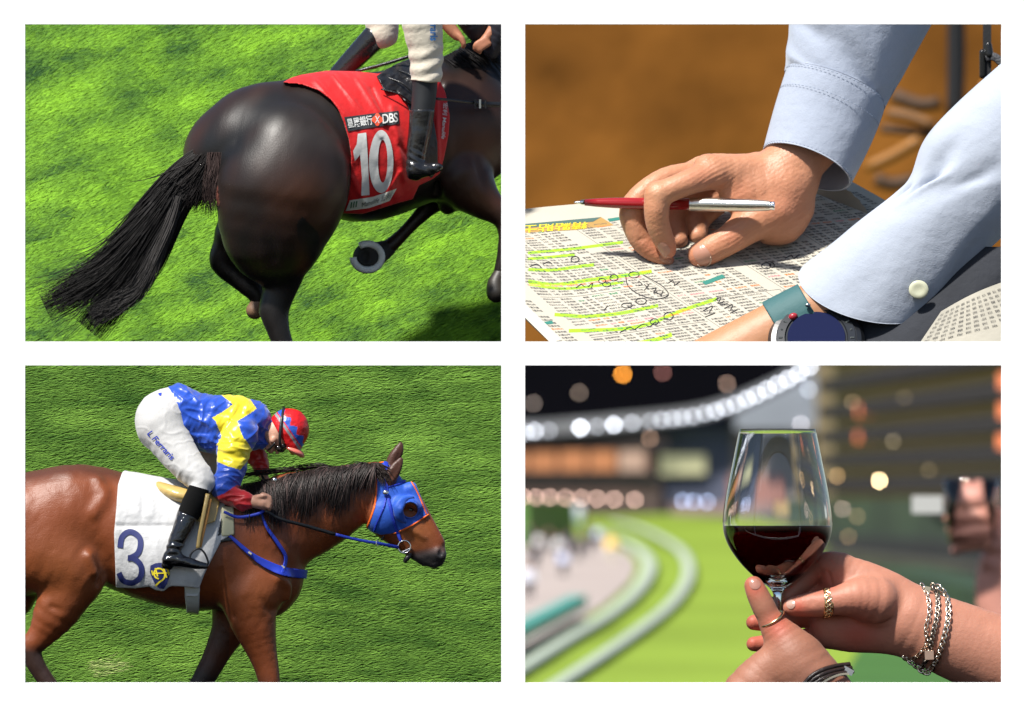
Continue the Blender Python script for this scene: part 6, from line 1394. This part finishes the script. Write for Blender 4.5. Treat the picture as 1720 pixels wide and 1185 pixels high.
    cuf = [(1282, 249, 1431, 312, 30, 70, Z(-18)), (1290, 220, 1446, 282, 27, 73, Z(-26)), (1304, 170, 1468, 236, 24, 77, Z(-38)), (1318, 124, 1487, 188, 22, 79, Z(-46)), (1322, 108, 1490, 170, 21, 80, Z(-50))]
    cf = loft('cuff', cuf, m_sh, per, 96, 40, 4, lambda u, v: .8*np.sin(u*12+v*4))
    for vv in (.03, .62, .93):
        uu = np.linspace(.02, .5, 70); P = cf(uu, 0*uu+vv); P[:, 2] -= 4.5
        geo = [tube_arr(P[i:i+2], .55, 4) for i in range(0, 69, 2)]; V, Fc = join_geo(geo); make_mesh('stitching', pan.w(V), Fc, m_sti, per, kind='stuff')
    tube(pan, 'sleeve_seam', [(1487, 168, Z(-36), 1.2), (1500, 150, Z(-40), 1.2), (1512, 118, Z(-44), 1.2), (1530, 86, Z(-48), 1.2), (1556, 44, Z(-52), 1.2)], m_sti, per)
    # ---------------- near sleeve, wrist and watch
    zn = zy(480)-150
    def nd(u, v):
        d = 0*u
        for (a, b, w, s_, h, sl) in ((.385, .54, .020, .10, -26, -.30), (.355, .54, .02, .10, 10, -.30), (.45, .47, .018, .06, -22, -.2), (.42, .47, .015, .06, 8, -.2), (.26, .60, .03, .10, -9, -.3), (.20, .35, .05, .2, -5, .2), (.40, .75, .05, .12, 9, .1), (.37, .66, .02, .08, -8, -.3), (.10, .3, .03, .1, -6, .2), (.3, .2, .05, .12, -4, 0), (.06, .7, .03, .12, -8, .4)):
            d = d+h*np.exp(-((u-a-(v-b)*sl)/w)**2-((v-b)/s_)**2)
        return d
    near = [(1342, 460, 1572, 514, -52, 66, zn), (1350, 452, 1584, 500, -46, 70, zn+2), (1396, 412, 1628, 452, -20, 80, zn+8), (1440, 374, 1678, 405, 4, 84, zn+14), (1505, 324, 1735, 352, 12, 86, zn+20), (1530, 296, 1770, 318, 14, 88, zn+24), (1553, 236, 1790, 280, 14, 88, zn+28), (1606, 176, 1800, 246, 16, 86, zn+32), (1690, 100, 1840, 190, 16, 86, zn+36)]
    nf = loft('sleeve', near, m_shn, per, 128, 90, 4, nd)
    bt = Body(pan); q = nf(np.array([.30]), np.array([.12]))[0]; bz = zn-70
    btn = empty_btn = None
    bx, by = 1543, 487
    zz_ = min(float(nf(np.array([u_]), np.array([v_]))[0][2]) for u_ in np.linspace(.15, .4, 12) for v_ in np.linspace(.02, .3, 12) if math.hypot(nf(np.array([u_]), np.array([v_]))[0][0]-bx, nf(np.array([u_]), np.array([v_]))[0][1]-by) < 25)
    bt.ell((bx, by, zz_-3), (17, 16, 4), 0, 1); bt.ell((bx, by, zz_-9), (11, 10, 4), 0, 3, sub=True)
    a, g = bt.field((1520, 465, zz_-14, 1566, 508, zz_+6), 1.3); build(pan, a, g, 'cuff_button', mat('cream button', (.50, .50, .36), rough=.2, coat=.4), per, 1)
    A = Body(pan); A.chain([(1480, 470, zn, 50), (1420, 500, zn-4, 52), (1362, 532, zn-6, 54), (1300, 566, zn-8, 56), (1240, 604, zn-8, 62), (1180, 640, zn-8, 66)], k=8, fz=.75)
    a, g = A.field((1110, 420, zn-70, 1500, 680, zn+60), 2.4); af = Front(a, g)
    build(pan, a, g, 'body', mat('forearm skin', (.38, .18, .09), rough=.5, sss=.08, bump=[(30, .002)]), per, 2)
    wa = empty('wristwatch', pan.w([1370, 565, zn-70]), 'black round smartwatch with navy face on a teal strap', 'watch')
    m_tb = mat('teal silicone strap', (.028, .095, .10), rough=.65, bump=(40, .002))
    a, g = A.field((1240, 440, zn-75, 1420, 640, zn+70), 2.0); X = a[0][:, None, None]; Y = a[1][None, :, None]
    d = ((X-1342)*.86-(Y-540)*.51)*1.0; g = np.maximum(g-5, np.abs(d+4)-34+0*g); g = np.maximum(g, -(A.field((1240, 440, zn-75, 1420, 640, zn+70), 2.0)[1]+3))
    build(pan, a, g, 'strap', m_tb, wa, 1)
    def disc(name, cx, cy, prof, m, par, tilt=.55, z0=0, seg=64):
        V = []; Fc = []; th = np.linspace(0, 2*math.pi, seg+1)[:-1]; ct, st_ = math.cos(tilt), math.sin(tilt)
        for r_, h in prof: V += [(cx+r_*math.cos(t)*.97, cy+r_*math.sin(t)*ct-h*st_, z0+r_*math.sin(t)*-st_-h*ct) for t in th]
        for i in range(len(prof)-1):
            for j in range(seg): Fc.append((i*seg+j, i*seg+(j+1) % seg, (i+1)*seg+(j+1) % seg, (i+1)*seg+j))
        Fc += [tuple(range(seg)), tuple(range(len(prof)*seg-1, (len(prof)-1)*seg-1, -1))]
        return recalc(make_mesh(name, pan.w(np.array(V, float)), Fc, m, par, smooth=False))
    z0 = zn-58; cx, cy = 1371, 576
    m_ca = mat('black steel case', (.012, .013, .015), rough=.28, coat=.4, spec=.6)
    disc('case', cx, cy, [(70, -26), (82, -12), (84, 4), (78, 12), (70, 14)], m_ca, wa, z0=z0); disc('bezel', cx, cy, [(70, 13), (68, 17), (55, 18), (53, 15)], mat('dark bezel', (.02, .022, .025), rough=.2, coat=.5), wa, z0=z0)
    disc('face', cx, cy, [(50, 18.2), (49.5, 18.8)], mat('navy glass face', (.006, .009, .04), rough=.12, spec=.4), wa, z0=z0)
    m_tk = mat('grey tick', (.09, .10, .10), rough=.3)
    geo = []
    for i in range(24):
        t = i*2*math.pi/24; x = cx+62*math.cos(t)*.97; y = cy+62*math.sin(t)*math.cos(.55)-18.5*math.sin(.55); z = z0-62*math.sin(t)*math.sin(.55)-18.5*math.cos(.55)
        V, Fc = box_geo((x, y, z), (3.2 if i % 2 == 0 else 1.6, 1.1, .8), t); geo.append((V, Fc))
    V, Fc = join_geo(geo); make_mesh('bezel_marks', pan.w(V), Fc, m_tk, wa, smooth=False, kind='stuff')
    Rb = Body(pan); Rb.ell((1332, 532, z0+6), (8, 6, 6), -20, 1); a, g = Rb.field((1318, 520, z0-6, 1346, 544, z0+18), 1.4); build(pan, a, g, 'crown_button', mat('red button', (.30, .02, .03), rough=.3), wa, 1)
    for (x, y) in ((1307, 553), (1357, 513), (1300, 568)):
        Rb = Body(pan); Rb.ell((x, y, z0+4), (5, 4, 4), 0, 1); a, g = Rb.field((x-12, y-12, z0-8, x+12, y+12, z0+16), 1.5); build(pan, a, g, 'side_button', mat('steel button', (.4, .45, .45), rough=.2, metal=1), wa, 1)
    clip_panel([o for o in bpy.data.objects if o not in before], x0=860, y1=597)
panel2()
